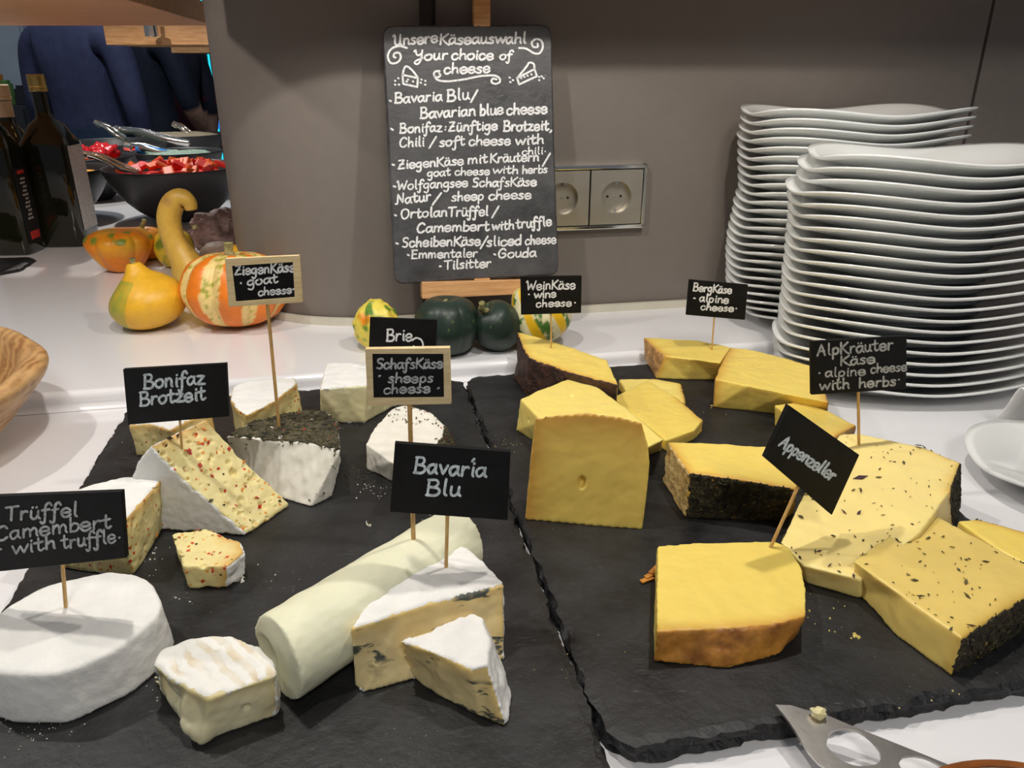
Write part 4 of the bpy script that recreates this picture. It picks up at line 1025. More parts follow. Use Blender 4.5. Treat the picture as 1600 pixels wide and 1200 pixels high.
# ================================================================== gourds
def gourd(name, label, px, pyb, pxl, pxr, pyt, prof_, colf, lobes=0, lob=.06, tilt=(0, 0), rz=0, stem=None, z=None, warts=0, zoff=0, vs_=1.0):
    """px,pyb: contact pixel; pxl..pxr width; pyt: top row. prof_: (radius, height) 0..1"""
    z = U if z is None else z; b0 = PZ(px, pyb, z); dep = (b0-C0).dot(CF); rad = (pxr-pxl)/2/FPX*dep*.985
    b0 = b0+V((b0.x, b0.y, 0)).normalized()*rad*.55
    dep = (b0-C0).dot(CF); rad = (pxr-pxl)/2/FPX*(dep-.2*rad); H = z_over(b0, pyt)-z; H *= vs_
    n, k = 150, 40; pts = crom([V((r, h_, 0)) for r, h_ in prof_], 12); vs, fs, par = [], [], []
    R_ = Matrix.Rotation(tilt[1], 3, 'Z')@Matrix.Rotation(tilt[0], 3, 'Y')@Matrix.Rotation(-tilt[1], 3, 'Z')@Matrix.Rotation(rz, 3, 'Z')
    mx = max(p.x for p in pts)
    for j, p in enumerate(pts):
        for i in range(n):
            th = 2*pi*i/n; g = 1
            if lobes:
                g = 1+lob*(abs(cos(lobes*th/2))**.6-.6)*min(1, p.x/mx*1.3)
            r = max(p.x, 0)/mx*rad*g
            q = V((r*cos(th), r*sin(th), p.y*H))
            if warts: q += q.normalized()*max(0, noise.noise(q*warts+V((3, 3, 3))))*.004
            q += q.normalized()*noise.noise(q*25)*.0015
            vs.append(R_@q); par.append((th, j/(len(pts)-1), lobes))
    for j in range(len(pts)-1):
        for i in range(n): fs.append((j*n+i, j*n+(i+1) % n, (j+1)*n+(i+1) % n, (j+1)*n+i))
    fs += [tuple(range(n))[::-1], tuple(range((len(pts)-1)*n, len(pts)*n))]
    zm = min(v.z for v in vs); off = V((b0.x, b0.y, z-zm+zoff))
    t = thing(name, V((b0.x, b0.y, z)), label, 'gourd')
    m = me_of([v+off for v in vs], fs, True)
    a = m.color_attributes.new('Col', 'FLOAT_COLOR', 'POINT')
    for i, (th, tt, lb) in enumerate(par): a.data[i].color = (*colf(th, tt, vs[i]), 1)
    put('body', m, MT['gourd'], t)
    if stem:
        topc = sum((vs[(len(pts)-1)*n+i] for i in range(n)), V())/n+off
        if len(stem) > 3: topc = V(stem[3](off, H, rad))
        d = R_@V(stem[0]); l_, r_ = stem[1], stem[2]
        cp = [topc-d*.003, topc+d*l_*.4, topc+d*l_*.8+V((.25*l_, 0, 0)), topc+d*l_+V((.35*l_, 0, .1*l_))]
        vv, ff_ = tube(crom(cp, 4), [r_*1.5, r_*1.2, r_*1.05, r_, r_*.95, r_*.9, r_*.9, r_*.88, r_*.88, r_*.9, r_*.95, r_*1.0, r_*1.1][:len(crom(cp, 4))], 10)
        put('stem', bm_mesh(vv, ff_, smooth=True), MT['stem'], t)
    return t
t_ = NT('gourd skin'); v_ = t_.coord(); a_ = t_.attr(); nz_ = t_.noise(v_, 70)
t_.base(t_.mix(1.0, a_, t_.ramp(nz_, [(.3, .82), (.7, 1.0)]), 'MULTIPLY')); t_.set(Roughness=.42); t_.bump(t_.noise(v_, 120), .25, .001); MT['gourd'] = t_.m
MT['stem'] = mat('dry green stem', rgb('7C7A48'), .7, .3, 120, .5, 300, c2=rgb('B9AE78'))
OR, YE, GR, DG, CRM, LG = rgb('F28A12'), rgb('EDB52C'), rgb('7F8F2A'), rgb('22332A'), rgb('EBE3B4'), rgb('A9A83A')
mixc = lambda a, b_, t: tuple(x+(y-x)*max(0, min(1, t)) for x, y in zip(a, b_))
nzf = lambda p, s, o_=0: noise.noise(V(p)*s+V((o_, o_, o_)))
ROUND = [(.02, 0), (.35, .0), (.75, .12), (.98, .38), (1, .58), (.82, .85), (.45, .985), (.12, .95), (.02, .93)]
BOWLP = [(.02, 0), (.35, .0), (.62, .14), (.88, .44), (1, .66), (.93, .83), (.62, .96), (.2, .98), (.02, .97)]
PEAR = [(.02, 0), (.4, .0), (.8, .12), (1, .34), (.93, .53), (.66, .70), (.36, .84), (.24, .94), (.16, 1.0), (.02, 1.0)]
gourd('pattypan_squash', 'orange pattypan squash with warty green marks on top', 196, 428, 148, 245, 358, BOWLP,
  lambda th, t, p: mixc(mixc(OR, YE, .35+nzf(p, 30)), GR, (nzf(p, 60, 4)-.12)*4 if t > .55 else (nzf(p, 45, 9)-.45)*4), 10, .10, rz=.3)
gourd('pumpkin', 'small orange pumpkin with a dry stem behind the pattypan squash', 232, 408, 200, 266, 356, ROUND,
  lambda th, t, p: mixc(OR, YE, .3+nzf(p, 25)), 9, .08, stem=(V((0, 0, 1)), .016, .004))
gourd('pear_gourd', 'yellow pear gourd with a green flank and short stub', 250, 520, 192, 307, 414, PEAR,
  lambda th, t, p: mixc(YE, LG, (1 if p.x < -.016+.25*(p.z-.03) and p.z < .062 else 0)*(.75+nzf(p, 90)*.5)), tilt=(-.22, 0), stem=(V((0, 0, 1)), .006, .0035))
gourd('pumpkin', 'small yellow gourd with green flecks beside the swan-neck gourd', 278, 420, 250, 310, 360, ROUND,
  lambda th, t, p: mixc(rgb('E8C22E'), GR, (sin(th*6)*.5+nzf(p, 60)-.2)*2), 6, .05)
def stripe(th, t, p):
    s = cos(8*th+.5*sin(6*t)); g = nzf(p, 160)+.6*nzf(p, 320, 2)
    base = mixc(rgb('F2D488'), LG, 4*(g-.06)+(t-.75)*2.5)
    return mixc(base, rgb('F0801A'), (s-.35)*5+g*1.6-(t-.78)*8)
gourd('turban_pumpkin', 'ribbed pumpkin striped orange and cream green behind the goat cheese sign', 376, 520, 297, 450, 400, ROUND, stripe, 8, .2, rz=.25, tilt=(.10, 1.6), stem=(V((-.5, 0, 1)), .018, .006))
gourd('pumpkin', 'yellow orange ribbed pumpkin peeking out behind the striped one', 396, 470, 350, 436, 383, ROUND,
  lambda th, t, p: mixc(YE, OR, .4+.5*sin(10*th)+nzf(p, 60)), 10, .08)
gourd('warty_gourd', 'yellow gourd with green speckles and warts behind the brie sign', 592, 550, 558, 628, 470, [(.02, 0), (.4, 0), (.85, .16), (1, .42), (.9, .68), (.6, .87), (.34, .96), (.2, 1.0), (.02, 1.0)],
  lambda th, t, p: mixc(mixc(rgb('F0DC5A'), OR, (nzf(p, 60, 3)-.1)*2.5), rgb('5E8A2A'), (nzf(p, 75, 8)-.13)*5), 8, .05, warts=110)
def dkg(th, t, p): return mixc(DG, rgb('5F7A40'), (nzf(p, 260)-.55)*5)
gourd('acorn_squash', 'large dark green squash below the easel ledge', 700, 560, 650, 752, 466, ROUND, dkg, 8, .05, rz=.2, stem=(V((0, 0, 1)), .0005, .0035))
gourd('round_squash', 'smaller dark green squash with a long curved stem', 796, 550, 757, 834, 473, ROUND, dkg, 0, 0, tilt=(-.62, .5), stem=(V((-.15, -.5, .8)), .030, .0035))
def cream(th, t, p):
    s = cos(7*th); g = nzf(p, 130)+.5*nzf(p, 300, 3)
    return mixc(mixc(CRM, rgb('4E7A34'), (g+.35*sin(7*th)-.05)*3), rgb('F2C21C'), (s-.35)*6)
gourd('striped_gourd', 'cream gourd striped yellow and green below the wine cheese sign', 862, 548, 812, 910, 458, [(.02, 0), (.4, .0), (.85, .12), (1, .36), (.88, .58), (.6, .78), (.42, .92), (.25, .99), (.02, 1.0)], cream, tilt=(-.55, 0), vs_=1.12)
# swan-neck gourd
sw0 = PZ(296, 462, U); sp = sw0+V((0, .03, 0)); ny = V((0, 1, 0))
K = [(303, 352, .0085), (299, 340, .011), (287, 334, .0145), (274, 343, .0165), (268, 364, .0170), (272, 388, .0165), (281, 410, .0180), (292, 428, .0215), (300, 446, .026), (302, 462, .022), (302, 474, .010)]
pts = [PN(a, b_, sp, ny) for a, b_, c in K]; k = min(p.z-c for p, (a, b_, c) in zip(pts, K)); 
cp = crom([V((*p[:2], p.z)) for p in pts], 4); rr = crom([V((c, 0, 0)) for a, b_, c in K], 4)
vs, fs = tube(cp, [r.x for r in rr], 24); zm = min(v.z for v in vs); vs = [v+V((0, 0, U-zm if zm < U else 0)) for v in vs]
m = bm_mesh(vs, fs, smooth=True); set_col(m, lambda v: mixc(rgb('E0B34C'), rgb('B98A4A'), (nzf(v.co, 50)-.2)*2)); t = thing('swan_neck_gourd', V((sp.x, sp.y, U)), 'tan yellow swan-neck gourd with a hooked top', 'gourd'); put('body', m, MT['gourd'], t)
put('tip', bm_mesh(*tube([cp[0], cp[0]+V((.001, 0, -.005))], [.004, .003], 8)), MT['stem'], t)
# salt rock and brown stone
def rock(name, label, px, pyb, pxl, pxr, pyt, seed, mm, rough_=.25, cat='rock'):
    b0 = PZ(px, pyb, U); dep = (b0-C0).dot(CF); r = (pxr-pxl)/2/FPX*dep; b0 = b0+V((0, r*.6, 0)); H = z_over(b0, pyt)-U
    bm_ = bmesh.new(); bmesh.ops.create_icosphere(bm_, subdivisions=5, radius=1)
    for v in bm_.verts:
        d = v.co.copy(); f = 1+rough_*(noise.fractal(d*1.6+V((seed, 0, 0)), 1, 2, 5)+abs(noise.noise(d*3+V((seed, 2, 0))))*.5)
        v.co = V((d.x*r*f, d.y*r*f*.85, max(H/2+d.z*H/2*f, 0)))
        v.co += b0-V((0, 0, b0.z-U))*0; v.co.z = v.co.z-b0.z+U if False else v.co.z
    m = bpy.data.meshes.new('r'); bm_.to_mesh(m); bm_.free(); m.polygons.foreach_set('use_smooth', [True]*len(m.polygons))
    return tag(put(name, m, mm), label, cat)
rk = mat('rose brown rock salt', rgb('6B4A44'), .6, .4, 40, .9, 120, .004, c2=rgb('A98C86'))
rock('salt_rock', 'rough rose brown salt rock against the rounded wall end', 336, 398, 292, 385, 330, 3, rk, .3)
rock('stone', 'smooth grey brown stone in front of the salt rock', 340, 420, 309, 372, 378, 8, mat('grey brown stone', rgb('86705F'), .6, .15, 60, .3, 200), .06)
# ================================================================== bottles
def sq_ring(c, r, z, rz, n=32, ex=6):
    out = []
    for i in range(n):
        th = 2*pi*i/n; k = r/((abs(cos(th))**ex+abs(sin(th))**ex)**(1/ex)); out.append(c+Matrix.Rotation(rz, 3, 'Z')@V((k*cos(th), k*sin(th), z)))
    return out
gl_ = NT('dark green bottle glass'); gl_.base((.010, .010, .003)); gl_.set(Roughness=.06, Coat_Weight=.15, Coat_Roughness=.03, Specular_IOR_Level=.5); MT['glass'] = gl_.m
MT['gold'] = mat('pale gold cap', rgb('C2A864'), .3, .1, 60, .1, 200, metal=.8)
MT['cap2'] = mat('cream cap', rgb('CFB792'), .5)
lt = NT('small print label'); vv = lt.coord(kind='Object'); wv = lt.n('ShaderNodeTexWave', Scale=90.0, Distortion=.6, _bands_direction='Z'); lt.l(vv, wv.inputs['Vector'])
lt.base(lt.mix(lt.ramp(lt.noise(vv, 300), [(.45, 0.0), (.6, .5)]), rgb('C9C6C2'), rgb('8A8684'))); lt.set(Roughness=.6); MT['label'] = lt.m
MT['blacklabel'] = mat('black printed label', (.012, .010, .010), .4)
MT['redprint'] = mat('red print', rgb('C03028'), .5); MT['greyprint'] = mat('pale print', rgb('9A948C'), .6, .4, 200)
def bottle(label, px, py, top, halfpx, rz, capm, neckmat=None, prints=0, hscale=(.60, .74, .80, .965), z=None, nr=.30):
    z = U if z is None else z; c = PZ(px, py, z); dep = (c-C0).dot(CF); r = halfpx/FPX*dep; c.z = 0; H = z_over(V((c.x, c.y, z)), top)-z
    t = thing('oil_bottle', V((c.x, c.y, z)), label, 'bottle'); vs, fs = [], []; n = 32
    for rr_, hh, ex in ((.93, .0, 7), (1.0, .012, 7), (1.0, hscale[0], 7), (.97, hscale[0]+.02, 6), (.62, hscale[1]-.02, 3.2), (nr*1.12, hscale[1]+.015, 2), (nr, hscale[2], 2), (nr, hscale[3]-.06, 2), (nr, hscale[3], 2)):
        vs += sq_ring(c, r*rr_, z+H*hh, rz, n, ex)
    k = len(vs)//n
    for j in range(k-1):
        for i in range(n): fs.append((j*n+i, j*n+(i+1) % n, (j+1)*n+(i+1) % n, (j+1)*n+i))
    fs += [tuple(range(n))[::-1], tuple(range((k-1)*n, k*n))]
    m = bm_mesh(vs, fs); 
    for f in m.polygons: f.use_smooth = True
    o = put('glass_body', m, MT['glass'], t)
    vs, fs = lathe([(r*nr*1.12, z+H*.905), (r*nr*1.2, z+H*.908), (r*nr*1.2, z+H*.925), (r*nr*1.13, z+H*.93), (r*nr*1.17, z+H*.935), (r*nr*1.17, z+H*.995), (r*nr*1.05, z+H)], 28, (c.x, c.y, 0), cap=True)
    put('cap', bm_mesh(vs, fs), capm, t)
    if neckmat:
        vs, fs = lathe([(r*nr*1.03, z+H*.80), (r*nr*1.03, z+H*.90)], 28, (c.x, c.y, 0)); put('neck_label', bm_mesh(vs, fs, smooth=True), neckmat, t)
    return t, c, r, H, z
def side_panel(c, r, rz, face, u0, u1, z0, z1, mm, t, name, off=.0006):
    a = rz+face*pi/2; n = V((cos(a), sin(a), 0)); u = V((-sin(a), cos(a), 0)); q = lambda d: [c+n*(r+d)+u*r*u0+V((0, 0, z0)), c+n*(r+d)+u*r*u1+V((0, 0, z0)), c+n*(r+d)+u*r*u1+V((0, 0, z1)), c+n*(r+d)+u*r*u0+V((0, 0, z1))]
    return put(name, bm_mesh(*hexa(q(off*.2), q(off))), mm, t)
RZ1 = radians(5)
t, c, r, H, z = bottle('large square oil bottle with gold cap and white side label', 112, 380, 116, 34, RZ1, MT['gold'])
side_panel(c, r, RZ1, 0, -.70, .72, z+H*.10, z+H*.60, MT['label'], t, 'paper_label')
t, c, r, H, z = bottle('dark square oil bottle with a black and red label', 32, 394, 118, 27, RZ1, MT['cap2'], MT['cap2'], nr=.34)
lb = side_panel(c, r, RZ1, 0, -.75, .75, z+H*.06, z+H*.50, MT['blacklabel'], t, 'paper_label')
side_panel(c, r, RZ1, 0, -.40, .55, z+H*.085, z+H*.13, MT['redprint'], t, 'red_print', .0011)
side_panel(c, r, RZ1, 0, -.35, .35, z+H*.465, z+H*.485, MT['redprint'], t, 'red_print', .0011)
for i in range(11): side_panel(c, r, RZ1, 0, -.28+.1*(i % 3), .30-.08*(i % 2), z+H*(.20+.023*i), z+H*(.212+.023*i), MT['greyprint'], t, 'print_line', .0011)
t, c, r, H, z = bottle('third dark oil bottle with cream cap standing behind the other two', 55, 372, 132, 24, RZ1, MT['cap2'], MT['cap2'], nr=.42)
# ================================================================== root wood bowl
MT['root'] = NT('root wood'); t_ = MT['root']; v_ = t_.coord((1, 1, 2.2)); n1 = t_.noise(v_, 22, 7, .6); wv = t_.n('ShaderNodeTexWave', Scale=26.0, Distortion=11.0, Detail=4.0); t_.l(v_, wv.inputs['Vector'])
t_.base(t_.mix(t_.ramp(n1, [(.42, 0.0), (.66, .75)]), t_.mix(wv.outputs['Fac'], rgb('94683C'), rgb('C0935E')), rgb('D6B07C'))); t_.set(Roughness=.45); t_.bump(n1, .4, .004); MT['root'] = t_.m
rp = PZ(60, 572, L+.080); RB = .130; bc = V((rp.x-RB, rp.y-.025, 0))
prof_ = [(.035, 0), (.060, .003), (.088, .018), (.112, .042), (.127, .064), (.130, .076), (.124, .082), (.113, .079), (.100, .060), (.078, .036), (.045, .022), (.0, .018)]
pp = crom([V((a, b_, 0)) for a, b_ in prof_], 4)
vs, fs = lathe([(max(p.x, .0005), L+p.y) for p in pp], 72, bc)
vs = [v+V((0, 0, ((v.z-L)/.09)**2*.006*sin(2*atan2(v.y-bc.y, v.x-bc.x)-1.2)))+(v-V((bc.x, bc.y, v.z)))*(.05*noise.noise(v*18)) for v in vs]
m = bm_mesh(vs, fs, smooth=True); 
tag(put('wooden_bowl', m, MT['root']), 'thick walled bowl carved from pale root wood at the counter edge', 'bowl')
# ================================================================== cheese knife and small dish
kz0 = S+.0045; tipk = PZ(1211, 1104, kz0)
kn_dir = (PZ(1420, 1190, kz0)-tipk); kn_dir.z = 0; kn_dir.normalize()
kn_n = (V((0, 0, 1))+kn_dir*.09).normalized()
KP = lambda x, y, d=0: PN(x, y, tipk+kn_n*d, kn_n)
outl = [(1211, 1104), (1236, 1105), (1258, 1112), (1290, 1120), (1330, 1137), (1400, 1165), (1450, 1185), (1500, 1206), (1560, 1232), (1570, 1262), (1500, 1258), (1440, 1245), (1380, 1232), (1330, 1220), (1296, 1207), (1278, 1196), (1262, 1178), (1246, 1152), (1230, 1128)]
h1 = [(1290+0, 1168), (1296, 1148), (1318, 1141), (1345, 1148), (1368, 1168), (1375, 1186), (1368, 1197), (1340, 1200), (1312, 1190)]
h2 = [(1403, 1196), (1410, 1186), (1430, 1184), (1452, 1190), (1478, 1206), (1490, 1220), (1470, 1228), (1436, 1222), (1412, 1210)]
def holed(outer, holes, z_fn, th):
    b = bmesh.new(); es = []
    for lp in [outer]+holes:
        vv = [b.verts.new(z_fn(*p)) for p in lp]
        for i in range(len(vv)): es.append(b.edges.new((vv[i], vv[(i+1) % len(vv)])))
    bmesh.ops.triangle_fill(b, use_beauty=True, use_dissolve=False, edges=es)
    r_ = bmesh.ops.extrude_face_region(b, geom=b.faces[:]); 
    for g in r_['geom']:
        if isinstance(g, bmesh.types.BMVert): g.co += kn_n*th
    bmesh.ops.recalc_face_normals(b, faces=b.faces); m = bpy.data.meshes.new('k'); b.to_mesh(m); b.free(); return m
cl = lambda L_, s=4: [(p.x, p.y) for p in crom([V((a, b_, 0)) for a, b_ in L_+[L_[0]]], s)][:-1]
kt = thing('cheese_knife', tipk, 'steel cheese knife with a holed blade at the slate edge', 'knife')
put('blade', holed(outl, [cl(h1), cl(h2)], lambda x, y: KP(x, y), .0014), MT['steel'], kt)
ha = KP(1560, 1248, .001); 
put('handle', bm_mesh(*tube([ha-kn_dir*.004, ha+kn_dir*.012, ha+kn_dir*.06, ha+kn_dir*.10], [.004, .008, .009, .007], 14), smooth=True), MT['blacklabel'], kt)
cr_ = KP(1392-1200+1200, 1118, .0015) if False else KP(1278, 1119, .002)
tag(put('cheese_crumb', crumb(cr_+V((0, 0, .002)), (.0042, .003, .0026), 3, None), CM['soft2']), 'soft pale cheese crumb stuck on the knife blade edge', 'cheese crumb')
zD = L+.017; fr_ = PZ(1530, 1186, zD); RD = .075
prof_ = [(.0005, .004), (.045, .004), (.062, .010), (.0725, .0165), (.075, .0165), (.0745, .0145), (.062, .005), (.044, .0), (.0005, .0)]
vs, fs = lathe([(a, L+b_) for a, b_ in prof_], 72, (fr_.x+.004, fr_.y-RD, 0)); dt = thing('small_dish', V((fr_.x, fr_.y-RD, L)), 'white round dish with a brown rim under the cheese knife', 'dish')
put('dish_body', bm_mesh(vs, fs, smooth=True), MT['porcelain'], dt)
vs, fs = lathe([(.0728+.0022*cos(a), L+.0166+.0012*sin(a)) for a in [2*pi*i/10 for i in range(11)]], 72, (fr_.x+.004, fr_.y-RD, 0))
put('rim_band', bm_mesh(vs, fs, smooth=True), mat('brown glazed rim', rgb('8A4F22'), .3, .3, 60, 0), dt)
# ================================================================== salad bowls behind
def salad_bowl(label, px, dist, R_, H, mm=None):
    """px: column of the bowl centre; dist: its distance; R_: rim radius"""
    c = PD(px, 300, dist); z = U
    pr = [(.0, .0), (.34, .0), (.38, .03), (.60, .22), (.80, .50), (.93, .78), (1.0, 1.0), (.975, 1.0), (.90, .79), (.76, .53), (.55, .26), (.3, .10), (.0, .08)]
    pp = crom([V((a, b_, 0)) for a, b_ in pr], 3)
    vs, fs = lathe([(max(p.x, .003)*R_, z+max(p.y, 0)*H) for p in pp], 56, (c.x, c.y, 0))
    tag(put('salad_bowl', bm_mesh(vs, fs, smooth=True), mm or MT['bowl']), label, 'bowl', 'dark salad bowls on the far counter')
    return V((c.x, c.y, z)), R_, H
B1 = salad_bowl('dark bowl heaped with chopped red and orange peppers', 278, 1.74, .145, .112)
B2 = salad_bowl('dark bowl of grated carrot behind the oil bottles', 76, 1.72, .130, .108)
B3 = salad_bowl('dark bowl of red tomatoes behind the pepper bowl', 148, 2.02, .105, .105)
B4 = salad_bowl('dark bowl of pale green salad beside the tomatoes', 290, 2.05, .105, .115)
B5 = salad_bowl('dark bowl with steel tongs at the back of the salad counter', 190, 2.33, .150, .115)
B6 = salad_bowl('dark bowl of crumbled white cheese furthest back', 296, 2.62, .135, .115)
def heap(name, label, cat_, B, n, size, mats_, seed, group, spread=.75, rise=.15, flat=.7):
    rnd = random.Random(seed); c, R_, H = B
    fill = None
    for i in range(n):
        a = rnd.random()*2*pi; r = R_*spread*sqrt(rnd.random()); s = size*rnd.uniform(.75, 1.2)
        p = c+V((r*cos(a), r*sin(a), H*(.86+rise*(1-(r/R_)**2))+rnd.uniform(0, .006)))
        k = rnd.randrange(len(mats_)); mm_, adj = mats_[k]
        if flat > .8: m = crumb(p, (s, s, s*flat), rnd.random()*50, None)
        else:
            vs, fs = box((0, 0, 0), (s*1.9, s*1.3, s*.7)); Q = Matrix.Rotation(rnd.uniform(0, 6), 3, 'Z')@Matrix.Rotation(rnd.uniform(-.7, .7), 3, 'X')@Matrix.Rotation(rnd.uniform(-.7, .7), 3, 'Y')
            m = bm_mesh([p+Q@(v+V((0, 0, .012*(v.x/s)**2*.3))) for v in vs], fs, bevel=s*.18, seg=2)
        tag(put(name, m, mm_), adj+label, cat_, group)
def filler(label, B, mm, k=.86, name='salad_filling', cat_='salad'):
    c, R_, H = B; vs, fs = lathe([(R_*.88, c.z+H*(k-.06)), (R_*.7, c.z+H*k), (R_*.35, c.z+H*(k+.04)), (.001, c.z+H*(k+.06))], 40, (c.x, c.y, 0))
    vs = [v+V((0, 0, noise.noise(v*90)*.006)) for v in vs]
    return tag(put(name, bm_mesh(vs, fs, smooth=True), mm), label, cat_, kind='stuff')
pr_, po, py_ = mat('red pepper flesh', rgb('D8281E'), .5, .15), mat('orange pepper flesh', rgb('F0640F'), .5, .15), mat('pink red pepper', rgb('E23A32'), .5, .15)
filler('chopped pepper filling of the pepper bowl', B1, pr_, .86)
heap('pepper_piece', 'chopped pepper piece heaped in the dark bowl', 'pepper', B1, 40, .014, [(pr_, 'deep red '), (po, 'orange '), (py_, 'pinkish red '), (po, 'orange ')], 4, 'chopped pepper pieces', .72, .16)
filler('orange grated carrot in a dark bowl', B2, mat('grated carrot', rgb('F09A22'), .5, .3, 200, .8, 300, .004), .94)
filler('tomato juice filling of the tomato bowl', B3, pr_, .80)
heap('tomato', 'small red tomato heaped in the dark tomato bowl', 'tomato', B3, 14, .020, [(mat('tomato skin', rgb('C8242A'), .2, .1), '')], 9, 'small red tomatoes', .62, .25, .9)
filler('pale green leaf salad in a dark bowl', B4, mat('pale green salad', rgb('8FA898'), .5, .4, 120, .8, 200, .004), .97)
filler('dark leaf salad under the steel tongs', B5, mat('dark leaf salad', rgb('2B3A2E'), .6, .3, 120), .85)
filler('crumbled white cheese in the far bowl', B6, mat('crumbled white cheese', rgb('D8CDB4'), .7, .2, 120, .8, 200, .006), 1.02)
def tongs(label, a, b_, wpx, mm, grip=None):
    p, q = a, b_; d = (q-p).normalized(); s = d.cross(V((0, 0, 1))).normalized()
    t = thing('serving_tongs', V((q.x, q.y, q.z)), label, 'tongs')
    for k in (-1, 1):
        cp = crom([p, p+(q-p)*.35+s*k*.012+V((0, 0, .006)), p+(q-p)*.7+s*k*.014, q+s*k*.006], 5); vs, fs = [], []
        for c in cp: vs += [c-V((0, 0, wpx)), c+V((0, 0, wpx)), c+s*k*.0015+V((0, 0, wpx)), c+s*k*.0015-V((0, 0, wpx))]
        for i in range(len(cp)-1):
            for j in range(4): fs.append((4*i+j, 4*i+(j+1) % 4, 4*i+4+(j+1) % 4, 4*i+4+j))
        put('arm', bm_mesh(vs, fs, smooth=True), mm, t)
    put('hinge', bm_mesh(*tube([p-d*.004, p+d*.012], [wpx*1.2, wpx*1.2], 10)), grip or mm, t)
    if grip: put('grip', bm_mesh(*tube([p+(q-p)*.22, p+(q-p)*.92], [wpx*1.5, wpx*1.2], 10), smooth=True), MT['bluegrip'], t)
MT['bluegrip'] = mat('blue plastic grip', rgb('3D86CC'), .35)
onb = lambda B, x, y: PN(x, y, B[0], V((0, 1, 0)))
tongs('steel tongs resting across the carrot bowl', PD(128, 240, B1[0].y-.10), PD(216, 270, B1[0].y-.09), .006, MT['chrome'])
tongs('blue gripped tongs in the pale green salad', PD(198, 229, B4[0].y), PD(274, 243, B4[0].y), .009, MT['chrome'], MT['chrome'])
tongs('steel tongs pointing up from the back bowl', PD(150, 192, B5[0].y), PD(196, 217, B5[0].y), .007, MT['chrome'])
tongs('long flat steel tongs lying across the back bowls', PD(182, 202, B5[0].y+.03), PD(296, 224, B5[0].y+.03), .009, MT['chrome'])
tongs('steel tongs in the crumbled white cheese', PD(272, 194, B6[0].y), PD(306, 214, B6[0].y), .008, MT['chrome'])
# ================================================================== wood shelves and lamps behind
def shelf(label, pts, z0, z1, cat_='shelf', post=None):
    q0 = [(x, y, z0) for x, y in pts]; q1 = [(x, y, z1) for x, y in pts]
    t = thing('wood_shelf', V((pts[0][0], pts[0][1], z0)), label, cat_, 'oak shelves over the counters')
    put('board', bm_mesh(*hexa(q0, q1), bevel=.002), MT['shelf'], t)
    if post: put('support_post', bm_mesh(*box((post[0], post[1], (post[2]+z0)/2), (.03, .03, z0-post[2])), bevel=.002), MT['darkbar'], t)
z1_ = PD(150, 40, 1.55).z
xr = PD(316, 40, 1.55).x
shelf('oak shelf board over the oil bottles', [(-1.9, .98), (PD(330, 20, .98).x-.1, .98), (xr+.02, 1.55), (-1.9, 1.55)], z1_, z1_+.035, post=(-1.8, 1.5, U))
a, b_ = PD(166, 70, 2.5), PD(330, 70, 2.5)
shelf('oak shelf board with a chrome spotlight over the salad bowls', [(a.x, 2.5), (b_.x+.3, 2.5), (b_.x+.3, 2.75), (a.x, 2.75)], a.z, PD(166, 38, 2.5).z, post=(b_.x+.25, 2.62, U))
a, b_ = PD(268, 83, 3.4), PD(330, 83, 3.4)
shelf('oak shelf board furthest back by the blue light', [(a.x, 3.4), (b_.x+.5, 3.4), (b_.x+.5, 3.6), (a.x, 3.6)], a.z, PD(268, 62, 3.4).z, post=(b_.x+.4, 3.5, 0))
lc = PD(237, 48, 2.42); lt_ = thing('spotlight', PD(237, 57, 2.42), 'small chrome cylinder spotlight under the oak shelf', 'lamp')
r_ = (PD(248, 48, 2.42)-PD(226, 48, 2.42)).length/2
put('lamp_can', bm_mesh(*lathe([(r_*.8, PD(237, 57, 2.42).z+.004), (r_, PD(237, 57, 2.42).z), (r_, PD(237, 38, 2.42).z), (r_*.5, PD(237, 38, 2.42).z+.001)], 28, (lc.x, lc.y, 0), cap=True)), MT['chrome'], lt_)
put('mount', bm_mesh(*tube([(lc.x, lc.y, PD(237, 39, 2.42).z), (lc.x, lc.y+.09, PD(237, 36, 2.42).z)], .006, 8)), MT['chrome'], lt_)
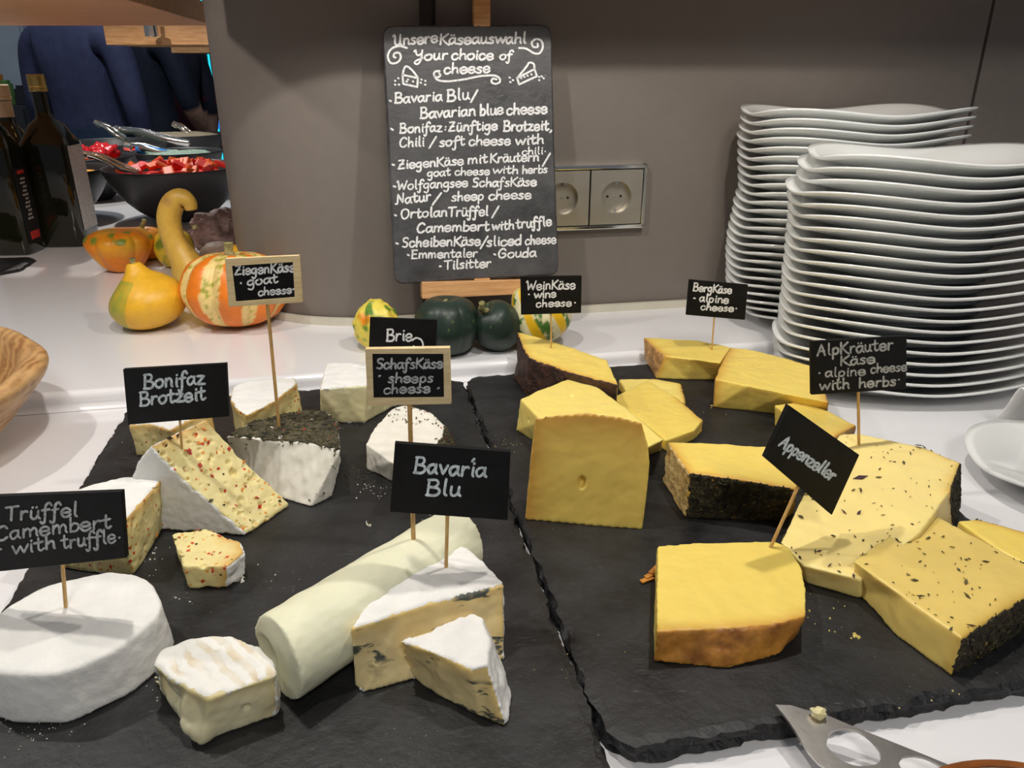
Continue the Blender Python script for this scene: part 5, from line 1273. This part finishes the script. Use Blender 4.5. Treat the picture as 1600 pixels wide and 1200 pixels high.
# ================================================================== people at the far end
def person(label, x, y, hgt, face, arms, shirt, legs, sleeve=1.0, hair=(.05, .03, .02), skin=(.45, .26, .18), broad=1.0, split=.60):
    """one continuous skinned body standing at x,y; face: heading in radians (pi/2 = away from camera)"""
    k = hgt/1.75; R_ = Matrix.Rotation(face-pi/2, 3, 'Z')
    P = {'pel': (0, 0, .96), 'wai': (0, .01, 1.10), 'che': (0, .0, 1.28), 'shb': (0, -.02, 1.40), 'nec': (0, 0, 1.50), 'hd0': (0, .02, 1.58), 'hd1': (0, .03, 1.66), 'hd2': (0, .02, 1.73)}
    for s, n_ in ((-1, 'l'), (1, 'r')):
        P.update({n_+'cl': (s*.10*broad, -.01, 1.41), n_+'sh': (s*.185*broad, 0, 1.38), n_+'hip': (s*.10, 0, .90), n_+'kn': (s*.11, .02, .50), n_+'an': (s*.11, -.01, .09), n_+'fo': (s*.13, .13, .03)})
        e, w_, h_ = arms[n_]; P.update({n_+'el': e, n_+'wr': w_, n_+'ha': h_})
    rad = {'pel': (.165, .12), 'wai': (.155, .11), 'che': (.175, .125), 'shb': (.15, .10), 'nec': (.058, .058), 'hd0': (.075, .085), 'hd1': (.08, .095), 'hd2': (.055, .065)}
    for n_ in 'lr': rad.update({n_+'cl': (.09, .085), n_+'sh': (.075, .075), n_+'el': (.052, .052), n_+'wr': (.036, .036), n_+'ha': (.035, .02), n_+'hip': (.105, .10), n_+'kn': (.065, .065), n_+'an': (.045, .045), n_+'fo': (.045, .035)})
    E_ = [('pel', 'wai'), ('wai', 'che'), ('che', 'shb'), ('shb', 'nec'), ('nec', 'hd0'), ('hd0', 'hd1'), ('hd1', 'hd2')]
    for n_ in 'lr': E_ += [('shb', n_+'cl'), (n_+'cl', n_+'sh'), (n_+'sh', n_+'el'), (n_+'el', n_+'wr'), (n_+'wr', n_+'ha'), ('pel', n_+'hip'), (n_+'hip', n_+'kn'), (n_+'kn', n_+'an'), (n_+'an', n_+'fo')]
    ns = list(P); vs = [V(P[q])*k for q in ns]
    # fingers: four and a thumb on each hand
    for n_ in 'lr':
        w_, h_ = V(P[n_+'wr'])*k, V(P[n_+'ha'])*k; d = (h_-w_).normalized(); sd_ = d.orthogonal().normalized()
        for f in range(5):
            b0 = h_+sd_*((f-1.5)*.018*k if f < 4 else -.04*k)-(d*.03*k if f == 4 else V())
            i0 = len(vs); ln = (.07, .08, .075, .06, .05)[f]*k; dd = d if f < 4 else (d-sd_*.8).normalized()
            vs += [b0+dd*ln*.5, b0+dd*ln]; ns += ['fin', 'fin']; E_ += [(ns.index(n_+'ha'), i0), (i0, i0+1)]
    ed = [(ns.index(a) if isinstance(a, str) else a, ns.index(b_) if isinstance(b_, str) else b_) for a, b_ in E_]
    m = bpy.data.meshes.new('p'); m.from_pydata([tuple(v) for v in vs], ed, []); o = bpy.data.objects.new('tmp', m); COL.objects.link(o)
    md = o.modifiers.new('skin', 'SKIN'); md.use_smooth_shade = True
    for i, q in enumerate(ns):
        r = rad.get(q, (.009, .009)); m.skin_vertices[0].data[i].radius = (r[0]*k*(1 if r[0] < .1 else broad), r[1]*k); m.skin_vertices[0].data[i].use_root = (q == 'pel')
    s_ = o.modifiers.new('sub', 'SUBSURF'); s_.levels = 2; s_.render_levels = 2
    out = bpy.data.meshes.new_from_object(o.evaluated_get(bpy.context.evaluated_depsgraph_get())); bpy.data.objects.remove(o)
    hd = V(P['hd1'])*k; neck = 1.49*k
    wr = {n_: V(P[n_+'wr'])*k for n_ in 'lr'}; el = {n_: V(P[n_+'el'])*k for n_ in 'lr'}
    for v in out.vertices:                                         # nose and brow
        q = v.co-hd
        if q.length < .16*k and q.y > .05*k and abs(q.x) < .02*k and -.05*k < q.z < .01*k: v.co.y += .022*k
    def colf(v):
        p = v.co
        if p.z > neck:
            q = p-hd
            if q.z > .03*k or q.y < .0 or False: return hair if p.z > 1.55*k else skin
            if q.y > .06*k and abs(abs(q.x)-.032*k) < .014*k and abs(q.z-.0*k) < .010*k: return (.03, .02, .02)
            if q.y > .06*k and abs(q.x) < .026*k and abs(q.z+.065*k) < .008*k: return (.30, .08, .07)
            return skin
        for n_ in 'lr':
            d = wr[n_]-el[n_]; t = (p-el[n_]).dot(d)/d.length_squared; side = p.x < -.16 if n_ == 'l' else p.x > .16
            near = ((p-el[n_])-d*max(0, min(1.6, t))).length < .085*k
            if near and t > sleeve: return skin
            if near and t > -.2 and abs(p.x) > .15*k: return shirt
        return shirt if p.z > split*1.75*k else legs
    set_col(out, colf)
    out.transform(Matrix.Translation((x, y, 0))@R_.to_4x4())
    zm = min(v.co.z for v in out.vertices); out.transform(Matrix.Translation((0, 0, -zm)))
    out.polygons.foreach_set('use_smooth', [True]*len(out.polygons))
    return tag(put('person', out, MT['cloth']), label, 'person', 'people at the far end of the buffet')
t_ = NT('cloth and skin'); v_ = t_.coord(); t_.base(t_.mix(1.0, t_.attr(), t_.ramp(t_.noise(v_, 25), [(.3, .75), (.7, 1.0)]), 'MULTIPLY')); t_.set(Roughness=.8); t_.bump(t_.noise(t_.coord((1, 1, .4)), 14, 4), .5, .02); MT['cloth'] = t_.m
down = lambda s, o_=0: ((s*.235, -.02, 1.10), (s*.25, .06, .86), (s*.25, .10, .78))
p = PD(132, 150, 3.4)
person('person in a navy long sleeved sweater and jeans seen from behind', p.x, 3.4, 1.66, radians(84), {'l': ((-.24, .02, 1.10), (-.20, .20, 1.00), (-.17, .28, .98)), 'r': ((.245, -.02, 1.10), (.255, .02, .86), (.255, .06, .78))}, rgb('3A4062'), rgb('22344F'), broad=1.0)
p = PD(222, 150, 4.1)
person('person in a dark navy short sleeved shirt seen from behind', p.x, 4.1, 1.66, radians(80), {'l': down(-1), 'r': ((.27, .0, 1.10), (.26, .16, .92), (.25, .24, .88))}, rgb('10182E'), rgb('0F172A'), sleeve=.02, broad=1.05)
p = PD(276, 150, 4.6)
person('person in dark clothes with a maroon apron beside the blue light', p.x, 4.6, 1.60, radians(150), {'l': down(-1), 'r': down(1)}, rgb('14182A'), rgb('4A1424'), sleeve=.1, split=.66)
# ================================================================== kitchen background
def cabinet(label, x0, x1, y, z0, z1, body, doors, depth=.5, name='storage_cabinet'):
    t = thing(name, V(((x0+x1)/2, y, z0)), label, 'cabinet')
    put('body', bm_mesh(*box(((x0+x1)/2, y+depth/2, (z0+z1)/2), (x1-x0, depth, z1-z0)), bevel=.004), body, t)
    n = doors; w_ = (x1-x0)/n
    for i in range(n):
        cx = x0+w_*(i+.5); d = put('door', bm_mesh(*box((cx, y-.012, (z0+z1)/2), (w_-.02, .022, z1-z0-.03)), bevel=.003), body, t)
        put('handle', bm_mesh(*tube([(cx+w_*.35, y-.045, (z0+z1)/2-.08), (cx+w_*.35, y-.045, (z0+z1)/2+.08)], .008, 8)), MT['steel'], d)
pale = mat('pale grey enamel', rgb('A9B6C2'), .35, .05, 10); 
a, b_ = PD(-120, 120, 4.8), PD(52, 120, 4.8)
cabinet('pale grey tall kitchen cabinet at the back left', a.x, b_.x, 4.8, 0, 2.1, pale, 3)
dk = mat('dark steel worktable', (.03, .032, .036), .4)
a, b_ = PD(-150, 200, 4.2), PD(48, 200, 4.2)
cabinet('dark worktable in front of the pale kitchen cabinet', a.x, b_.x, 4.2, 0, PD(0, 165, 4.2).z, dk, 2, .5, 'worktable')
zt_ = PD(0, 165, 4.2).z
for (x, hpx, c, lab, nm) in ((4, 45, rgb('C07A34'), 'orange carton standing on the dark worktable', 'carton'), (17, 32, rgb('5E8A4A'), 'green carton standing on the dark worktable', 'carton'), (38, 24, rgb('20242A'), 'black coffee machine box on the dark worktable', 'coffee_machine')):
    q = PD(x, 165, 4.3); h_ = hpx/1294*4.3; vs, fs = join([box((q.x, 4.3, zt_+h_/2), (.045, .05, h_)), box((q.x, 4.3, zt_+h_+.008), (.03, .035, .016))])
    tag(put(nm, bm_mesh(vs, fs, bevel=.003), mat('printed '+nm, c, .5)), lab, 'carton' if nm == 'carton' else 'machine')
# blue light column
a, b_ = PD(299, 100, 5.2), PD(318, 100, 5.2)
tag(put('dark_post', bm_mesh(*box(((a.x+b_.x)/2, 5.25, 1.3), (b_.x-a.x, .08, 2.6)), bevel=.004), MT['darkbar']), 'dark upright post beside the turquoise light strip', 'post')
a, b_ = PD(319, 100, 5.3), PD(330, 100, 5.3)
t = thing('light_strip', V(((a.x+b_.x)/2, 5.3, 0)), 'turquoise glowing vertical light strip at the back', 'light')
put('diffuser', bm_mesh(*box(((a.x+b_.x)/2, 5.3, 1.3), ((b_.x-a.x)*.7, .02, 2.2)), bevel=.003), emit('turquoise glow', rgb('22C4D8'), 1.6), t)
put('housing', bm_mesh(*box(((a.x+b_.x)/2, 5.33, 1.3), (b_.x-a.x, .03, 2.3)), bevel=.003), MT['darkbar'], t)
a = PD(322, 192, 5.0); t = thing('counter_screen', V((a.x, 5.0, 0)), 'small blue glowing screen below the turquoise strip', 'screen')
put('display', bm_mesh(*box((a.x, 5.0, a.z), (.16, .03, .07)), bevel=.004), emit('blue screen glow', rgb('2A7AE0'), 1.2), t)
put('stand', bm_mesh(*box((a.x, 5.02, (a.z-.03)/2), (.05, .03, a.z-.03)), bevel=.004), MT['darkbar'], t)
